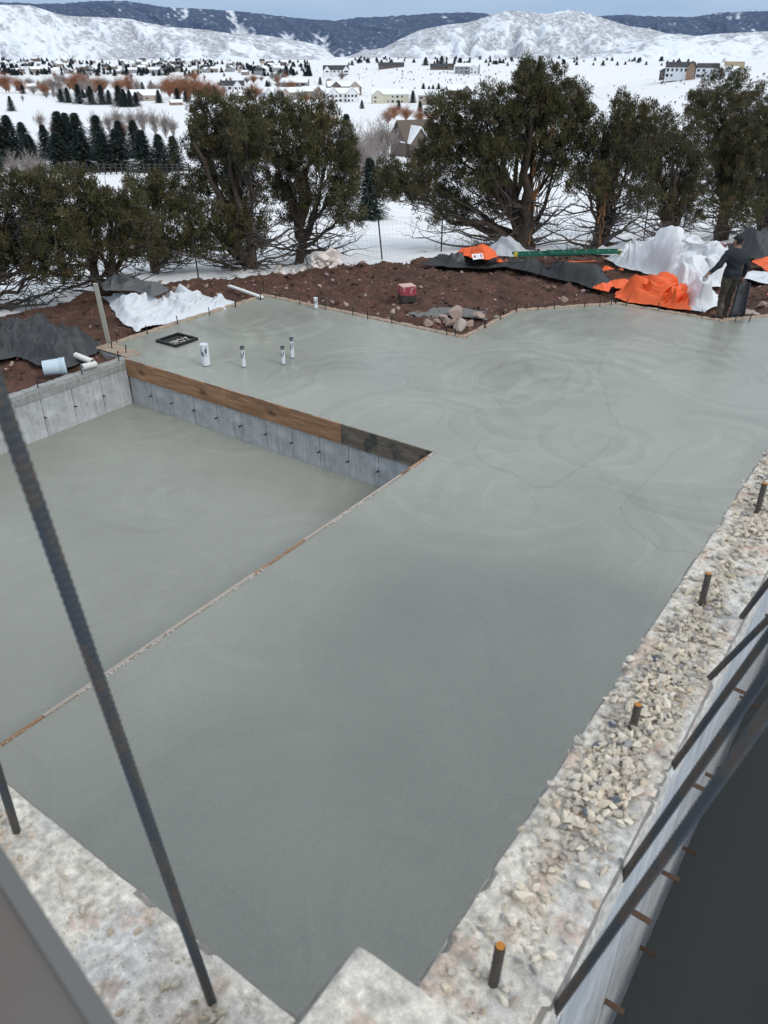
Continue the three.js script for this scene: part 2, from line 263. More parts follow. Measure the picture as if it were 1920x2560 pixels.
// rough poured wall top: a strip with a crumbled edge and uneven surface
function roughCap(a0, a1, b0, b1, y0, y1, step, amp) {
  const na = Math.ceil((a1 - a0) / step), nb = Math.max(4, Math.ceil((b1 - b0) / step)), tb = new TB(), id = [];
  for (let i = 0; i <= na; i++) {
    id.push([]); const a = lerp(a0, a1, i / na);
    for (let j = -2; j <= nb + 2; j++) {
      const jj = clamp(j, 0, nb), e = Math.min(jj, nb - jj); let b = lerp(b0, b1, jj / nb), y = y1;
      const rough = (fbm(a * 9, b * 9, 4) - 0.5) * amp * 1.2 + (fbm(a * 55, b * 55, 2) - 0.5) * amp * 0.6;
      const crumble = Math.pow(fbm(a * 14 + 5, (j < nb / 2 ? 3 : 9), 4), 2) * amp * 2.2;
      if (j >= 0 && j <= nb) { y += rough - (e === 0 ? crumble + amp * 0.3 : e === 1 ? crumble * 0.3 : 0); if (e === 0) b += (j === 0 ? 1 : -1) * (fbm(a * 20, j, 3) * amp * 0.9); }
      else y = j === -2 || j === nb + 2 ? y0 : y1 - amp * 3;
      id[i].push(tb.v(a, y, -b));
    }
  }
  for (let i = 0; i < na; i++) for (let j = 0; j < nb + 4; j++) { tb.tri(id[i][j], id[i + 1][j], id[i][j + 1]); tb.tri(id[i + 1][j], id[i + 1][j + 1], id[i][j + 1]); }
  return uvMetres(tb.geo());
}
const rustDark = makeTex(256, 256, (u, v) => { const n = fbm(u * 8, v * 8, 5, 8), r = smooth(0.5, 0.72, n); return mixc([64, 68, 71], [106, 82, 62], r * 0.55); });
const rebarMat = mat(1, 1, 1, 0.6, { map: rustDark, metalness: 0.08 });
const blackBar = mat(0.035, 0.037, 0.04, 0.6, { metalness: 0.3 });
const rustTip = mat(0.48, 0.19, 0.03, 0.85);
function rebarGeo(p0, p1, r, ribbed = true, bend = 0) {
  const L = p0.distanceTo(p1), n = ribbed ? Math.ceil(L / 0.0019) : 6, sides = ribbed ? 14 : 7, tb = new TB(), d = new THREE.Vector3().subVectors(p1, p0).normalize();
  const nn = new THREE.Vector3().crossVectors(d, new THREE.Vector3(0.2, 0.1, 1)).normalize(), bb = new THREE.Vector3().crossVectors(d, nn); let prev;
  const uv = [];
  for (let k = 0; k <= n; k++) {
    const t = k / n, ring = [], off = bend * Math.sin(t * Math.PI);
    for (let s = 0; s <= sides; s++) {
      const q = s / sides * Math.PI * 2, ph = (t * L / 0.0105 + Math.sin(q * 1) * 0.22) % 1; let R = r; if (ribbed) R *= 1 + 0.11 * smooth(0.45, 0.8, Math.abs(((ph + 1) % 1) * 2 - 1)) + (Math.abs(Math.sin(q)) > 0.97 ? 0.07 : 0);
      ring.push(tb.v(p0.x + d.x * L * t + (nn.x * Math.cos(q) + bb.x * Math.sin(q)) * R + nn.x * off, p0.y + d.y * L * t + (nn.y * Math.cos(q) + bb.y * Math.sin(q)) * R + nn.y * off, p0.z + d.z * L * t + (nn.z * Math.cos(q) + bb.z * Math.sin(q)) * R + nn.z * off)); uv.push(t * L / 0.35, s / sides * 0.3);
    }
    if (prev) for (let s = 0; s < sides; s++) { tb.tri(prev[s], ring[s], prev[s + 1]); tb.tri(prev[s + 1], ring[s], ring[s + 1]); }
    prev = ring;
  }
  for (let s = 1; s < sides - 1; s++) tb.tri(prev[0], prev[s], prev[s + 1]);
  const g = tb.geo(); g.setAttribute('uv', new THREE.Float32BufferAttribute(uv, 2)); return g;
}
const TOP = 3.55;
// right foundation wall beside the trench
const rightWall = inSite(thing('foundation_wall', 'pale concrete foundation wall with gravel on its top, beside the dark trench', 'wall'));
const worldToWall = v => { const [a, b] = toSite(v.x, v.z); return new THREE.Vector3(a, v.y, -b); };
part('wall_body', sbox(-0.6, 6.5, 0.2, 0.362, -0.88, TOP - 0.04), wallMat, rightWall);
part('wall_top', roughCap(-0.6, 6.5, 0.165, 0.38, TOP - 0.09, TOP, 0.011, 0.011), topMat, rightWall);
for (let k = 0; k < 15; k++) { const a0 = -0.6 + k * 0.46; part('panel', sbox(a0 + 0.003, a0 + 0.457, 0.168, 0.2, 2.1, TOP - 0.055), wallMat, rightWall); }
{
  const tie = box(-0.008, 0.008, -0.0015, 0.0015, 0, 0.055), rusty = mat(0.09, 0.05, 0.03, 0.8);
  for (let k = 0; k < 13; k++) for (const y of [2.35, 2.75, 3.15]) { const t = part('form_tie', tie, rusty, rightWall); t.position.set(-0.14 + k * 0.46, y, -0.17); t.rotation.x = 0.1 * (hash2(k, y * 10 | 0) - 0.5); }
  // short stubs along the middle, with rusty cut ends
  for (const [bx, by, tx, ty] of [[1230, 2466, 1251, 2365], [1580, 1829, 1595, 1762], [1753, 1515, 1772, 1434], [1891, 1285, 1912, 1209]]) {
    const p0 = worldToWall(onPlane(bx, by, TOP)), w = onPlane(bx, by, TOP), D = -w.z, q = worldToWall(atDist(tx, ty, D + 0.01));
    p0.y -= 0.05; const s = part('rebar', rebarGeo(p0, q, 0.0082), rebarMat, rightWall);
    const cap = part('cut_end', new THREE.CylinderGeometry(0.0078, 0.0078, 0.0012, 16), rustTip, s); cap.position.copy(q); cap.quaternion.setFromUnitVectors(new THREE.Vector3(0, 1, 0), q.clone().sub(p0).normalize()); cap.position.addScaledVector(q.clone().sub(p0).normalize(), 0.0007);
  }
  // long dowels leaning out over the trench
  for (const [bx, by, tx, ty, k] of [[1403, 2506, 1920, 1777, 0.66], [1573, 2170, 1920, 1676, 0.72], [1689, 1907, 1920, 1588, 0.78], [1774, 1695, 1920, 1549, 0.85], [1854, 1543, 1920, 1457, 0.86]]) {
    const w = onPlane(bx, by, TOP), z0 = FOC * (EYE - TOP) / -ray(bx, by).up, p0 = worldToWall(w), q = worldToWall(atDepth(tx, ty, z0 * k));
    const d = q.clone().sub(p0), far = p0.clone().addScaledVector(d, 1.5); p0.addScaledVector(d.clone().normalize(), -0.05);
    part('rebar', rebarGeo(p0, far, 0.0068), rebarMat, rightWall);
  }
}
inSite(tag(structure('trench_shade_wall', sbox(-1.2, 7, -0.66, -0.44, 1.0, 2.95), wallMat), 'unseen concrete wall added opposite to shade the trench', 'wall'));  // out of view, added to keep light off the trench
// front wall below the camera, its raised corner, long upright dowel
const frontWall = inSite(thing('foundation_wall', 'pale concrete foundation wall with one tall upright rebar and crumbs on top', 'wall'));
part('wall_body', sbox(0.27, 0.455, 0.385, 13, -0.88, TOP - 0.04), wallMat, frontWall);
{
  const g = roughCap(0.4, 4.5, 0.255, 0.47, TOP - 0.09, TOP, 0.011, 0.011);   // built along x, then turned to run along b
  const p = g.attributes.position; for (let k = 0; k < p.count; k++) { const a = p.getX(k), z = p.getZ(k); p.setXYZ(k, -z, p.getY(k), -a); } g.computeVertexNormals();
  part('wall_top', uvMetres(g), topMat, frontWall);
  for (const [bx, by, tx, ty, k, ext] of [[530, 2505, 8, 1020, 0.52, 1.25], [42, 2078, 0, 1945, 0.9, 2.2]]) {
    const w = onPlane(bx, by, TOP), z0 = FOC * (EYE - TOP) / -ray(bx, by).up, p0 = worldToWall(w), q = worldToWall(atDepth(tx, ty, z0 * k)), d = q.clone().sub(p0), far = p0.clone().addScaledVector(d, ext);
    p0.addScaledVector(d.clone().normalize(), -0.05); part('rebar', rebarGeo(p0, far, 0.0074), rebarMat, frontWall);
  }
  const c = roughCap(-0.5, 0.435, 0.03, 0.36, 3.2, 3.95, 0.012, 0.012); part('corner_block', c, topMat, frontWall);
  part('corner_end', sbox(0.3, 0.428, 0.045, 0.345, 3.2, 3.93), topMat, frontWall);
}
// far side walls of the sunken bay
const leftWall = inSite(thing('foundation_wall', 'grey concrete foundation wall of six panels closing the sunken slab', 'wall'));
part('wall_body', sbox(0.3, 8.75, 12.03, 12.2, -1.1, -0.02), wallMat, leftWall);
for (let k = 0; k < 14; k++) { const a1 = 8.54 - k * 0.61; part('panel', sbox(a1 - 0.604, a1 - 0.004, 12.0, 12.03, -0.88, -0.19), wallMat, leftWall); part('form_tie', box(a1 - 0.62, a1 - 0.6, -0.53, -0.515, -12.0, -11.93), blackBar, leftWall); }
part('wall_band', sbox(0.3, 8.54, 11.985, 12.03, -0.186, -0.03), bandMat, leftWall);
part('wall_top', roughCap(0.3, 8.75, 11.98, 12.21, -0.08, 0.0, 0.03, 0.02), bandMat, leftWall);
const backWall = inSite(thing('foundation_wall', 'grey concrete wall of tall panels under the wooden form boards', 'wall'));
part('wall_body', sbox(8.58, 8.75, 5.1, 12.0, -1.1, -0.16), wallMat, backWall);
for (let k = 0; k < 12; k++) { const b1 = 11.98 - k * 0.58; if (b1 < 5.3) break; part('panel', sbox(8.552, 8.58, b1 - 0.575, b1 - 0.005, -0.88, -0.3), wallMat, backWall); part('form_tie', box(8.48, 8.552, -0.6, -0.585, -(b1 - 0.58) - 0.01, -(b1 - 0.58) + 0.01), blackBar, backWall); }
// edge wall round the outside of the slab with its row of dowels
const edgeMat = mat(0.62, 0.52, 0.44, 0.95, { map: topTex, bumpMap: topBump, bumpScale: 0.01 });
const edgeWall = inSite(thing('foundation_wall', 'low rough beige foundation wall edging the slab with a row of short rebar stubs', 'wall'));
function edgeRun(a0, b0, a1, b1, w = 0.16) {   // along a segment; built along x then turned into place; inner face on the segment
  const L = Math.hypot(a1 - a0, b1 - b0), g = roughCap(0, L, -w, 0, -0.5, 0.03, 0.04, 0.03), m = part('wall_top', g, edgeMat, edgeWall);
  m.position.set(a0, 0, -b0); m.rotation.y = Math.atan2(b1 - b0, a1 - a0); return m;
}
edgeRun(13.25, 12.86, 8.95, 12.86); edgeRun(13.25, 7.46, 13.25, 13.02); edgeRun(15.57, 7.46, 13.3, 7.46, 0.12); edgeRun(17.38, 5.9, 15.57, 7.46); edgeRun(17.4, 3.6, 17.38, 5.9); edgeRun(18.4, 2.8, 17.4, 3.6); edgeRun(21, 0.6, 18.4, 2.8);
part('wall_body', sbox(8.60, 8.94, 12.0, 12.86, -0.6, -0.03), wallMat, edgeWall);
part('wall_top', roughCap(8.60, 8.95, 12.0, 13.04, -0.06, 0.012, 0.03, 0.02), edgeMat, edgeWall);
{
  const stub = new THREE.CylinderGeometry(0.011, 0.011, 0.2, 7); stub.translate(0, 0.06, 0);
  const list = [[0.4, 247, 828], [0.4, 532, 735], [0.4, 770, 655], [0.4, 725, 575], [0.4, 817, 604], [0.4, 757, 538], [0.4, 957, 478], [0.4, 1153, 415], [0.4, 1357, 360], [0.4, 1527, 309]].map(([, x, y]) => [x * 0.3858, 650 + y * 0.3858])
    .concat([[200, 490], [340, 450], [427, 440], [560, 475], [703, 505], [857, 535], [940, 555], [1075, 580], [1383, 645], [1433, 650], [1597, 605]].map(([x, y]) => [500 + x * 0.446, 550 + y * 0.446]))
    .concat([[30, 645], [118, 597], [210, 555], [267, 543], [335, 540], [430, 533], [602, 527], [690, 521], [757, 513], [840, 517], [1030, 548], [1275, 585], [1395, 602], [1470, 610], [1550, 606]].map(([x, y]) => [1200 + x * 0.434, 540 + y * 0.434]));
  list.forEach(([px, py], k) => { const p = worldToWall(onPlane(px, py, 0)); const m = part('rebar', stub, blackBar, edgeWall); m.position.copy(p); m.rotation.set((hash2(k, 1) - 0.5) * 0.25, 0, (hash2(k, 2) - 0.5) * 0.25); m.scale.y = 0.8 + 0.5 * hash2(k, 3); });
}
// wooden form boards
const plyTex = makeTex(1024, 256, (u, v, i, j) => { const g = fbm(u * 12, v * 24, 4, 12), w = fbm(u * 12, v * 6, 5, 6), stain = smooth(0.48, 0.7, w), k = 1 + (g - 0.5) * 0.5; return mixc([160 * k, 122 * k, 92 * k], [86 * k, 64 * k, 50 * k], stain * 0.9); });
plyTex.repeat.set(0.31, 1);
const greyTex = makeTex(256, 256, (u, v) => { const g = fbm(u * 6, v * 30, 4, 6), w = smooth(0.4, 0.7, fbm(u * 8, v * 8, 5, 8)), k = 1 + (g - 0.5) * 0.4; return mixc([120 * k, 108 * k, 96 * k], [74 * k, 76 * k, 70 * k], w); });
const plyMat = mat(1, 1, 1, 0.85, { map: plyTex }), greyWood = mat(1, 1, 1, 0.9, { map: greyTex }), palePly = mat(0.95, 0.95, 0.95, 0.85, { map: plyTex });
const stripWood = mat(0.42, 0.36, 0.31, 0.9);
const forms = inSite(thing('formwork', 'brown plywood form boards nailed along the edge of the upper slab', 'formwork'));
for (const [b0, b1, m] of [[9.36, 11.98, plyMat], [6.88, 9.355, palePly], [5.98, 6.875, greyWood], [5.2, 5.975, greyWood]]) { const g = sbox(8.527, 8.55, b0, b1, -0.325, 0.008); part('plank', g, m, forms); }
const strip = inSite(thing('formwork', 'thin splintered wooden strip with mortar crumbs edging the main slab', 'formwork'));
{
  let a = 0.5, k = 0; reseed(8);
  while (a < 8.5) {
    const L = Math.min(rr(0.5, 1.4), 8.53 - a), b0 = 5.172 + rr(0, 0.004); const g = new RoundedBoxGeometry(L, 0.3, 0.03 + rr(0, 0.012), 2, 0.004); g.translate(a + L / 2, -0.14 + rr(-0.003, 0.006), -(b0 + 0.02)); part('plank', uvMetres(g), k++ % 3 === 1 ? palePly : stripWood, strip); a += L + 0.004;
  }
  const tb = new TB(); reseed(9);
  for (let q = 0; q < 900; q++) { const x = rr(0.5, 8.5), b = 5.172 + rr(-0.018, 0.03), s = rr(0.004, 0.013) * (fbm(x * 1.7, 3, 3) > 0.5 ? 1.2 : 0.5), y = 0.012; const i0 = tb.v(x - s, y - 0.01, -b - s), i1 = tb.v(x + s * 1.6, y - 0.01, -b - s * rnd()), i2 = tb.v(x + s * rr(-0.4, 0.6), y - 0.01, -b + s), i3 = tb.v(x, y + s * 0.5, -b); tb.tri(i0, i1, i3); tb.tri(i1, i2, i3); tb.tri(i2, i0, i3); }
  const m = part('mortar_crumbs', tb.geo(), mat(0.55, 0.53, 0.5, 0.95), strip); m.userData.kind = 'stuff';
}

// ------------------------------------------------------------------ dirt, rocks, gravel
const dirtTex = makeTex(1024, 1024, (u, v, i, j) => { const n = fbm(u * 10, v * 10, 6, 10), f = fbm(u * 80, v * 80, 2, 80), k = 0.75 + 0.6 * n + 0.35 * (f - 0.5), pale = smooth(0.66, 0.8, fbm(u * 30 + 4, v * 30, 4, 30)); return mixc([77 * k, 53 * k, 43 * k], [120 * k, 98 * k, 86 * k], pale * 0.45); });
const dirtMat = mat(1, 1, 1, 0.97, { map: dirtTex });
const dirtPoly = [[-7, 990], [-900, 1050], [-900, 815], [0, 800], [120, 776], [250, 744], [330, 722], [430, 722], [500, 712], [590, 700], [700, 690], [800, 680], [900, 668], [1000, 657], [1050, 651], [1150, 641], [1300, 636], [1500, 634], [1700, 624], [1920, 612], [2900, 600], [2900, 1100], [1500, 1100]];
function inPoly(poly, x, y) { let c = false; for (let i = 0, j = poly.length - 1; i < poly.length; j = i++) { const [xi, yi] = poly[i], [xj, yj] = poly[j]; if ((yi > y) !== (yj > y) && x < (xj - xi) * (y - yi) / (yj - yi) + xi) c = !c; } return c; }
const dirtW = dirtPoly.map(([x, y]) => { const p = onPlane(x, y, -0.25); return [p.x, p.z]; });
const slabSite = [[0, 0.3], [0, 12.1], [8.7, 12.1], [8.7, 12.95], [13.33, 12.95], [13.33, 7.55], [15.6, 7.55], [17.46, 5.95], [17.48, 3.65], [18.5, 2.85], [21, 0.7], [21, 0.3]];
const dirtY = (x, z) => -0.13 + (fbm(x * 0.7 + 3, z * 0.7, 3) - 0.5) * 0.22;
{
  const tb = new TB(), step = 0.07, X0 = -14, X1 = 20, Z0 = -28, Z1 = -9, nx = Math.round((X1 - X0) / step), nz = Math.round((Z1 - Z0) / step), id = new Int32Array((nx + 1) * (nz + 1)).fill(-1);
  const edge = (x, z) => { let d = 1e9; for (let i = 0, j = dirtW.length - 1; i < dirtW.length; j = i++) { const [x0, z0] = dirtW[j], [x1, z1] = dirtW[i], dx = x1 - x0, dz = z1 - z0, t = clamp(((x - x0) * dx + (z - z0) * dz) / (dx * dx + dz * dz)); d = Math.min(d, Math.hypot(x - x0 - dx * t, z - z0 - dz * t)); } return inPoly(dirtW, x, z) ? d : -d; };
  for (let j = 0; j <= nz; j++) for (let i = 0; i <= nx; i++) {
    const x = X0 + i * step, z = Z0 + j * step, [a, b] = toSite(x, z); if (inPoly(slabSite, a, b)) continue;
    const e = edge(x, z) + (fbm(x * 1.2, z * 1.2, 3) - 0.5) * 0.9; if (e < -0.5) continue;
    const clod = Math.pow(fbm(x * 3.2, z * 3.2, 4), 2) * 0.2 + (hash2(i, j) - 0.5) * 0.055 + Math.max(0, fbm(x * 9, z * 9, 2) - 0.55) * 0.18;
    const y = lerp(ground(x, z) - 0.18, dirtY(x, z) - 0.06 + clod, smooth(-0.4, 0.25, e));
    id[j * (nx + 1) + i] = tb.v(x, y, z);
  }
  for (let j = 0; j < nz; j++) for (let i = 0; i < nx; i++) { const q = [id[j * (nx + 1) + i], id[j * (nx + 1) + i + 1], id[(j + 1) * (nx + 1) + i], id[(j + 1) * (nx + 1) + i + 1]]; if (q.some(k => k < 0)) continue; tb.tri(q[0], q[2], q[1]); tb.tri(q[1], q[2], q[3]); }
  structure('dirt_ground', tb.geo(2.2), dirtMat, 'reddish brown churned dirt around the slab', 'dirt');
  // loose clods and small stones
  reseed(31); const im = shadows(new THREE.InstancedMesh(STONES[2], mat(1, 1, 1, 0.95), 3200)), M = new THREE.Matrix4(), q = new THREE.Quaternion(), e = new THREE.Euler(); let n = 0;
  for (let k = 0; k < 20000 && n < 3200; k++) {
    const x = rr(-12, 14), z = rr(-26, -10), [a, b] = toSite(x, z); if (inPoly(slabSite, a, b) || edge(x, z) < 0.1) continue;
    const s = 0.02 + 0.07 * Math.pow(rnd(), 4); q.setFromEuler(e.set(rr(-0.5, 0.5), rr(0, 6), rr(-0.5, 0.5)));
    im.setMatrixAt(n, M.compose(new THREE.Vector3(x, dirtY(x, z) + 0.02, z), q, new THREE.Vector3(s, s, s)));
    const c = rnd(); im.setColorAt(n, c < 0.7 ? rgb(0.062 * rr(0.7, 1.5), 0.035 * rr(0.7, 1.4), 0.025) : rgb(0.36 * rr(0.7, 1.1), 0.27 * rr(0.7, 1.1), 0.22)); n++;
  }
  im.count = n; im.name = 'dirt_clods'; tag(im, 'loose clods and small stones scattered over the brown dirt', 'dirt', null, 'stuff'); scene.add(im);
}
const rockMats = [mat(0.36, 0.27, 0.23, 0.95, { bumpMap: topBump, bumpScale: 0.02 }), mat(0.42, 0.35, 0.31, 0.95), mat(0.30, 0.22, 0.18, 0.95)];
const ROCKS = [0, 1, 2, 3].map(k => stoneGeo(300 + k, 3, 0.7));
function rock(px, py, wpx, label, group) {
  const p = onPlane(px, py, -0.08), s = wpx * (-p.z / cP) / FOC * 0.42; const m = single('rock', ROCKS[(px | 0) % 4], rockMats[(py | 0) % 3], label, 'rock', group);
  m.position.set(p.x, -0.08 + s * 0.3, p.z); m.scale.setScalar(s); m.rotation.set(0.2, (px * 0.37) % 6.28, 0.15); return m;
}
rock(1140, 786, 58, 'largest pinkish boulder beside the notch in the slab edge');
rock(1195, 792, 36, 'blocky tan rock next to the largest boulder by the slab notch');
for (const [x, y, w] of [[1105, 798, 34], [1092, 806, 26], [1118, 806, 24], [1150, 820, 50], [1070, 812, 30], [1175, 812, 36], [1130, 812, 40]]) rock(x, y, w, 'tan rock in the rubble filling the notch of the slab', 'rocks in the slab notch');
rock(865, 765, 24, 'pale pointed rock lying beyond the single white pipe at the slab edge');
rock(982, 781, 16, 'small pale rock between the red block and the notch rubble', 'small rocks on the dirt'); rock(944, 786, 10, 'small pale rock between the red block and the notch rubble', 'small rocks on the dirt');
rock(1410, 752, 26, 'pale flat rock on the dirt before the orange tarp');
for (const [x, y, w] of [[1810, 795, 30], [1860, 786, 36], [1883, 790, 40], [1905, 770, 44], [1845, 800, 24]]) rock(x, y, w, 'tan rock at the slab edge near the worker', 'rocks near the worker');
for (const [x, y, w] of [[395, 728, 36], [440, 728, 30], [470, 720, 20], [905, 662, 26], [880, 668, 20], [30, 912, 20], [15, 924, 12]]) rock(x, y, w, 'reddish rock at the edge of the dirt by the snow', 'rocks at the dirt edge');

// crushed stone on the wall tops
{
  const pale = [[0.68, 0.60, 0.48], [0.60, 0.54, 0.46], [0.52, 0.48, 0.42], [0.74, 0.67, 0.56], [0.36, 0.35, 0.34], [0.56, 0.46, 0.34], [0.12, 0.14, 0.17], [0.42, 0.36, 0.31]];
  const mats = pale.map(([r, g, b]) => mat(r, g, b, 0.93, { bumpMap: topBump, bumpScale: 0.003 }));
  reseed(52); const all = [], pick = () => { const r = rnd(); return r < 0.3 ? 0 : r < 0.55 ? 1 : r < 0.7 ? 2 : r < 0.86 ? 3 : r < 0.91 ? 4 : r < 0.96 ? 5 : r < 0.972 ? 6 : 7; };
  // density along the right wall: bare by the corner, thick in the middle, thinner beyond
  const dens = a => a < 0.75 ? 0.05 : a < 0.98 ? 0.14 : a < 1.12 ? 0.4 : a < 1.85 ? 0.95 : a < 2.15 ? 0.36 : a < 2.4 ? 0.24 : 0.7;
  for (let k = 0; k < 11500; k++) {
    const a = 0.55 + 3.2 * Math.pow(rnd(), 1.25), mid = rnd() + rnd() - 1, b = 0.275 + mid * 0.105; if (rnd() > dens(a) * (1 - 0.75 * Math.abs(mid)) * (0.4 + 1.3 * fbm(a * 5, b * 5, 3))) continue;
    const s = (0.0024 + 0.0128 * Math.pow(rnd(), 2.0)) * (a < 1 ? 0.8 : 1); all.push([a, b, s, pick(), dens(a) * (1 - Math.abs(mid))]);
  }
  all.push([0.86, 0.30, 0.024, 3, 0], [0.89, 0.285, 0.013, 1, 0], [0.79, 0.21, 0.014, 3, 0], [0.95, 0.215, 0.015, 3, 0], [0.7, 0.285, 0.011, 2, 0], [0.70, 0.26, 0.012, 4, 0]);
  for (let k = 0; k < 110; k++) { const bb = 0.5 + 1.0 * rnd(), s = 0.003 + 0.007 * Math.pow(rnd(), 2); all.push([0.36 + (rnd() + rnd() - 1) * 0.09, bb, s, rnd() < 0.5 ? 5 : 0, -1]); }
  for (let k = 0; k < 26; k++) all.push([0.36 + rr(-0.03, 0.05), 1.27 + rr(-0.06, 0.06), rr(0.005, 0.011), rnd() < 0.5 ? 5 : 0, -1]);
  for (let k = 0; k < 14; k++) all.push([0.37 + rr(-0.03, 0.03), 0.63 + rr(-0.035, 0.035), rr(0.004, 0.01), rnd() < 0.5 ? 5 : 0, -1]);
  for (let k = 0; k < 1500; k++) all.push([0.55 + 2.9 * Math.pow(rnd(), 1.3), rr(0.18, 0.372), rr(0.0008, 0.0026), pick(), 0]);
  for (let k = 0; k < 900; k++) all.push([rr(0.27, 0.455), 0.45 + 1.1 * rnd(), rr(0.0008, 0.003), rnd() < 0.5 ? 5 : pick(), -1]);
  const order = all.map((s, k) => [s[2] / Math.hypot(s[0], s[1], 1.35), k]).sort((x, y) => y[0] - x[0]).map(x => x[1]), big = new Set(order.slice(0, 280));
  const M = new THREE.Matrix4(), q = new THREE.Quaternion(), e = new THREE.Euler(), rest = all.length - big.size, im = shadows(new THREE.InstancedMesh(STONES[1], mat(1, 1, 1, 0.95), rest)); let n = 0;
  all.forEach(([a, b, s, c, d], k) => {
    const p = site(a, b, TOP + s * 0.35 + (d > 0 ? rnd() * 0.012 * d : 0.001)); e.set(rr(-0.6, 0.6), rr(0, 6.28), rr(-0.6, 0.6)); const sx = s * rr(0.85, 1.3), sy = s * rr(0.8, 1.1), sz = s * rr(0.8, 1.15);
    if (big.has(k)) { const m = d < 0 ? single('stone', STONES[k % 6], mats[c], 'tan crumb of stone lying on the wall top beside the tall upright rebar', 'stone', 'stone crumbs on the front wall') : single('stone', STONES[k % 6], mats[c], 'crushed stone lying on the wall top above the trench', 'stone', 'crushed stones on the wall beside the trench'); m.position.copy(p); m.rotation.copy(e); m.scale.set(sx, sy, sz); }
    else { im.setMatrixAt(n, M.compose(p, q.setFromEuler(e), new THREE.Vector3(sx, sy, sz))); im.setColorAt(n++, rgb(...pale[c].map(x => x * 0.85))); }
  });
  im.name = 'gravel'; tag(im, 'fine gravel spread between the stones on the wall tops', 'gravel', null, 'stuff'); scene.add(im);
}

// ------------------------------------------------------------------ pipes, drain box, small site things
const pvc = makeTex(128, 128, (u, v) => { const n = smooth(0.62, 0.7, fbm(u * 5, v * 5, 4, 5)); return mixc([226, 232, 238], [92, 100, 108], n); });
const pvcMat = mat(1, 1, 1, 0.45, { map: pvc }), capMat = mat(0.05, 0.055, 0.06, 0.6);
function pipe(px, py, h, r, capped, label) {
  const p = onPlane(px, py, 0), t = thing('drain_pipe', label, 'pipe', null, p);
  const prof = [[r * 0.86, h - 0.05], [r * 0.86, h], [r, h], [r, 0], [r * 1.08, 0], [r * 1.05, 0.012], [r, 0.02]].map(([x, y]) => new THREE.Vector2(x, y)); part('pipe_body', new THREE.LatheGeometry(prof.slice(0, 4).reverse(), 24), pvcMat, t);
  part('mortar_collar', new THREE.LatheGeometry(prof.slice(4).concat([new THREE.Vector2(r, 0)]), 24), mat(0.2, 0.2, 0.19, 0.8), t);
  if (capped) { const c = part('cap', new THREE.CylinderGeometry(r * 1.1, r * 1.1, 0.055, 24), capMat, t); c.position.y = h + 0.005; part('clamp_band', new THREE.TorusGeometry(r * 1.1, 0.006, 6, 24).rotateX(Math.PI / 2), mat(0.4, 0.4, 0.4, 0.4, { metalness: 0.8 }), c); }
  else { const c = part('rim', new THREE.TorusGeometry(r * 0.95, 0.01, 8, 24).rotateX(Math.PI / 2), pvcMat, t); c.position.y = h; const f = part('plug', new THREE.CylinderGeometry(r * 0.85, r * 0.85, 0.01, 24), mat(0.62, 0.68, 0.74, 0.6), t); f.position.y = h - 0.02; }
}
pipe(516, 914, 0.40, 0.072, false, 'widest white pipe standing out of the slab, without a black cap');
pipe(610, 918, 0.36, 0.036, true, 'black capped white pipe standing alone beside the widest pipe');
pipe(709, 911, 0.31, 0.034, true, 'shorter black capped white pipe of the close pair on the slab');
pipe(731, 895, 0.36, 0.034, true, 'taller black capped white pipe of the close pair on the slab');
pipe(790, 772, 0.24, 0.042, false, 'single white pipe at the outer edge of the slab');
{
  const t = inSite(thing('drain_box', 'black square floor box filled with pebbles set in the slab', 'drain box')), [a, b] = pixSite(443, 853, 0), w = 0.29, m = mat(0.012, 0.013, 0.014, 0.4);
  t.position.copy(site(a, b, 0)); part('box_floor', box(-w, w, 0.003, 0.012, -w, w), mat(0.02, 0.02, 0.02, 0.8), t);
  for (const [x0, x1, z0, z1] of [[-w, w, -w, -w + 0.04], [-w, w, w - 0.04, w], [-w, -w + 0.04, -w + 0.04, w - 0.04], [w - 0.04, w, -w + 0.04, w - 0.04]]) part('rim', box(x0, x1, 0.002, 0.055, z0, z1), m, t);
  reseed(61); const gs = []; for (let k = 0; k < 70; k++) { const g = STONES[k % 6].clone(), s = rr(0.012, 0.03); g.scale(s, s, s); g.translate(rr(-0.2, 0.22), 0.02, rr(-0.02, 0.23)); gs.push(g); } const pm = part('pebbles', mergeGeometries(gs), mat(0.5, 0.48, 0.44, 0.95), t); pm.userData.kind = 'stuff';
}
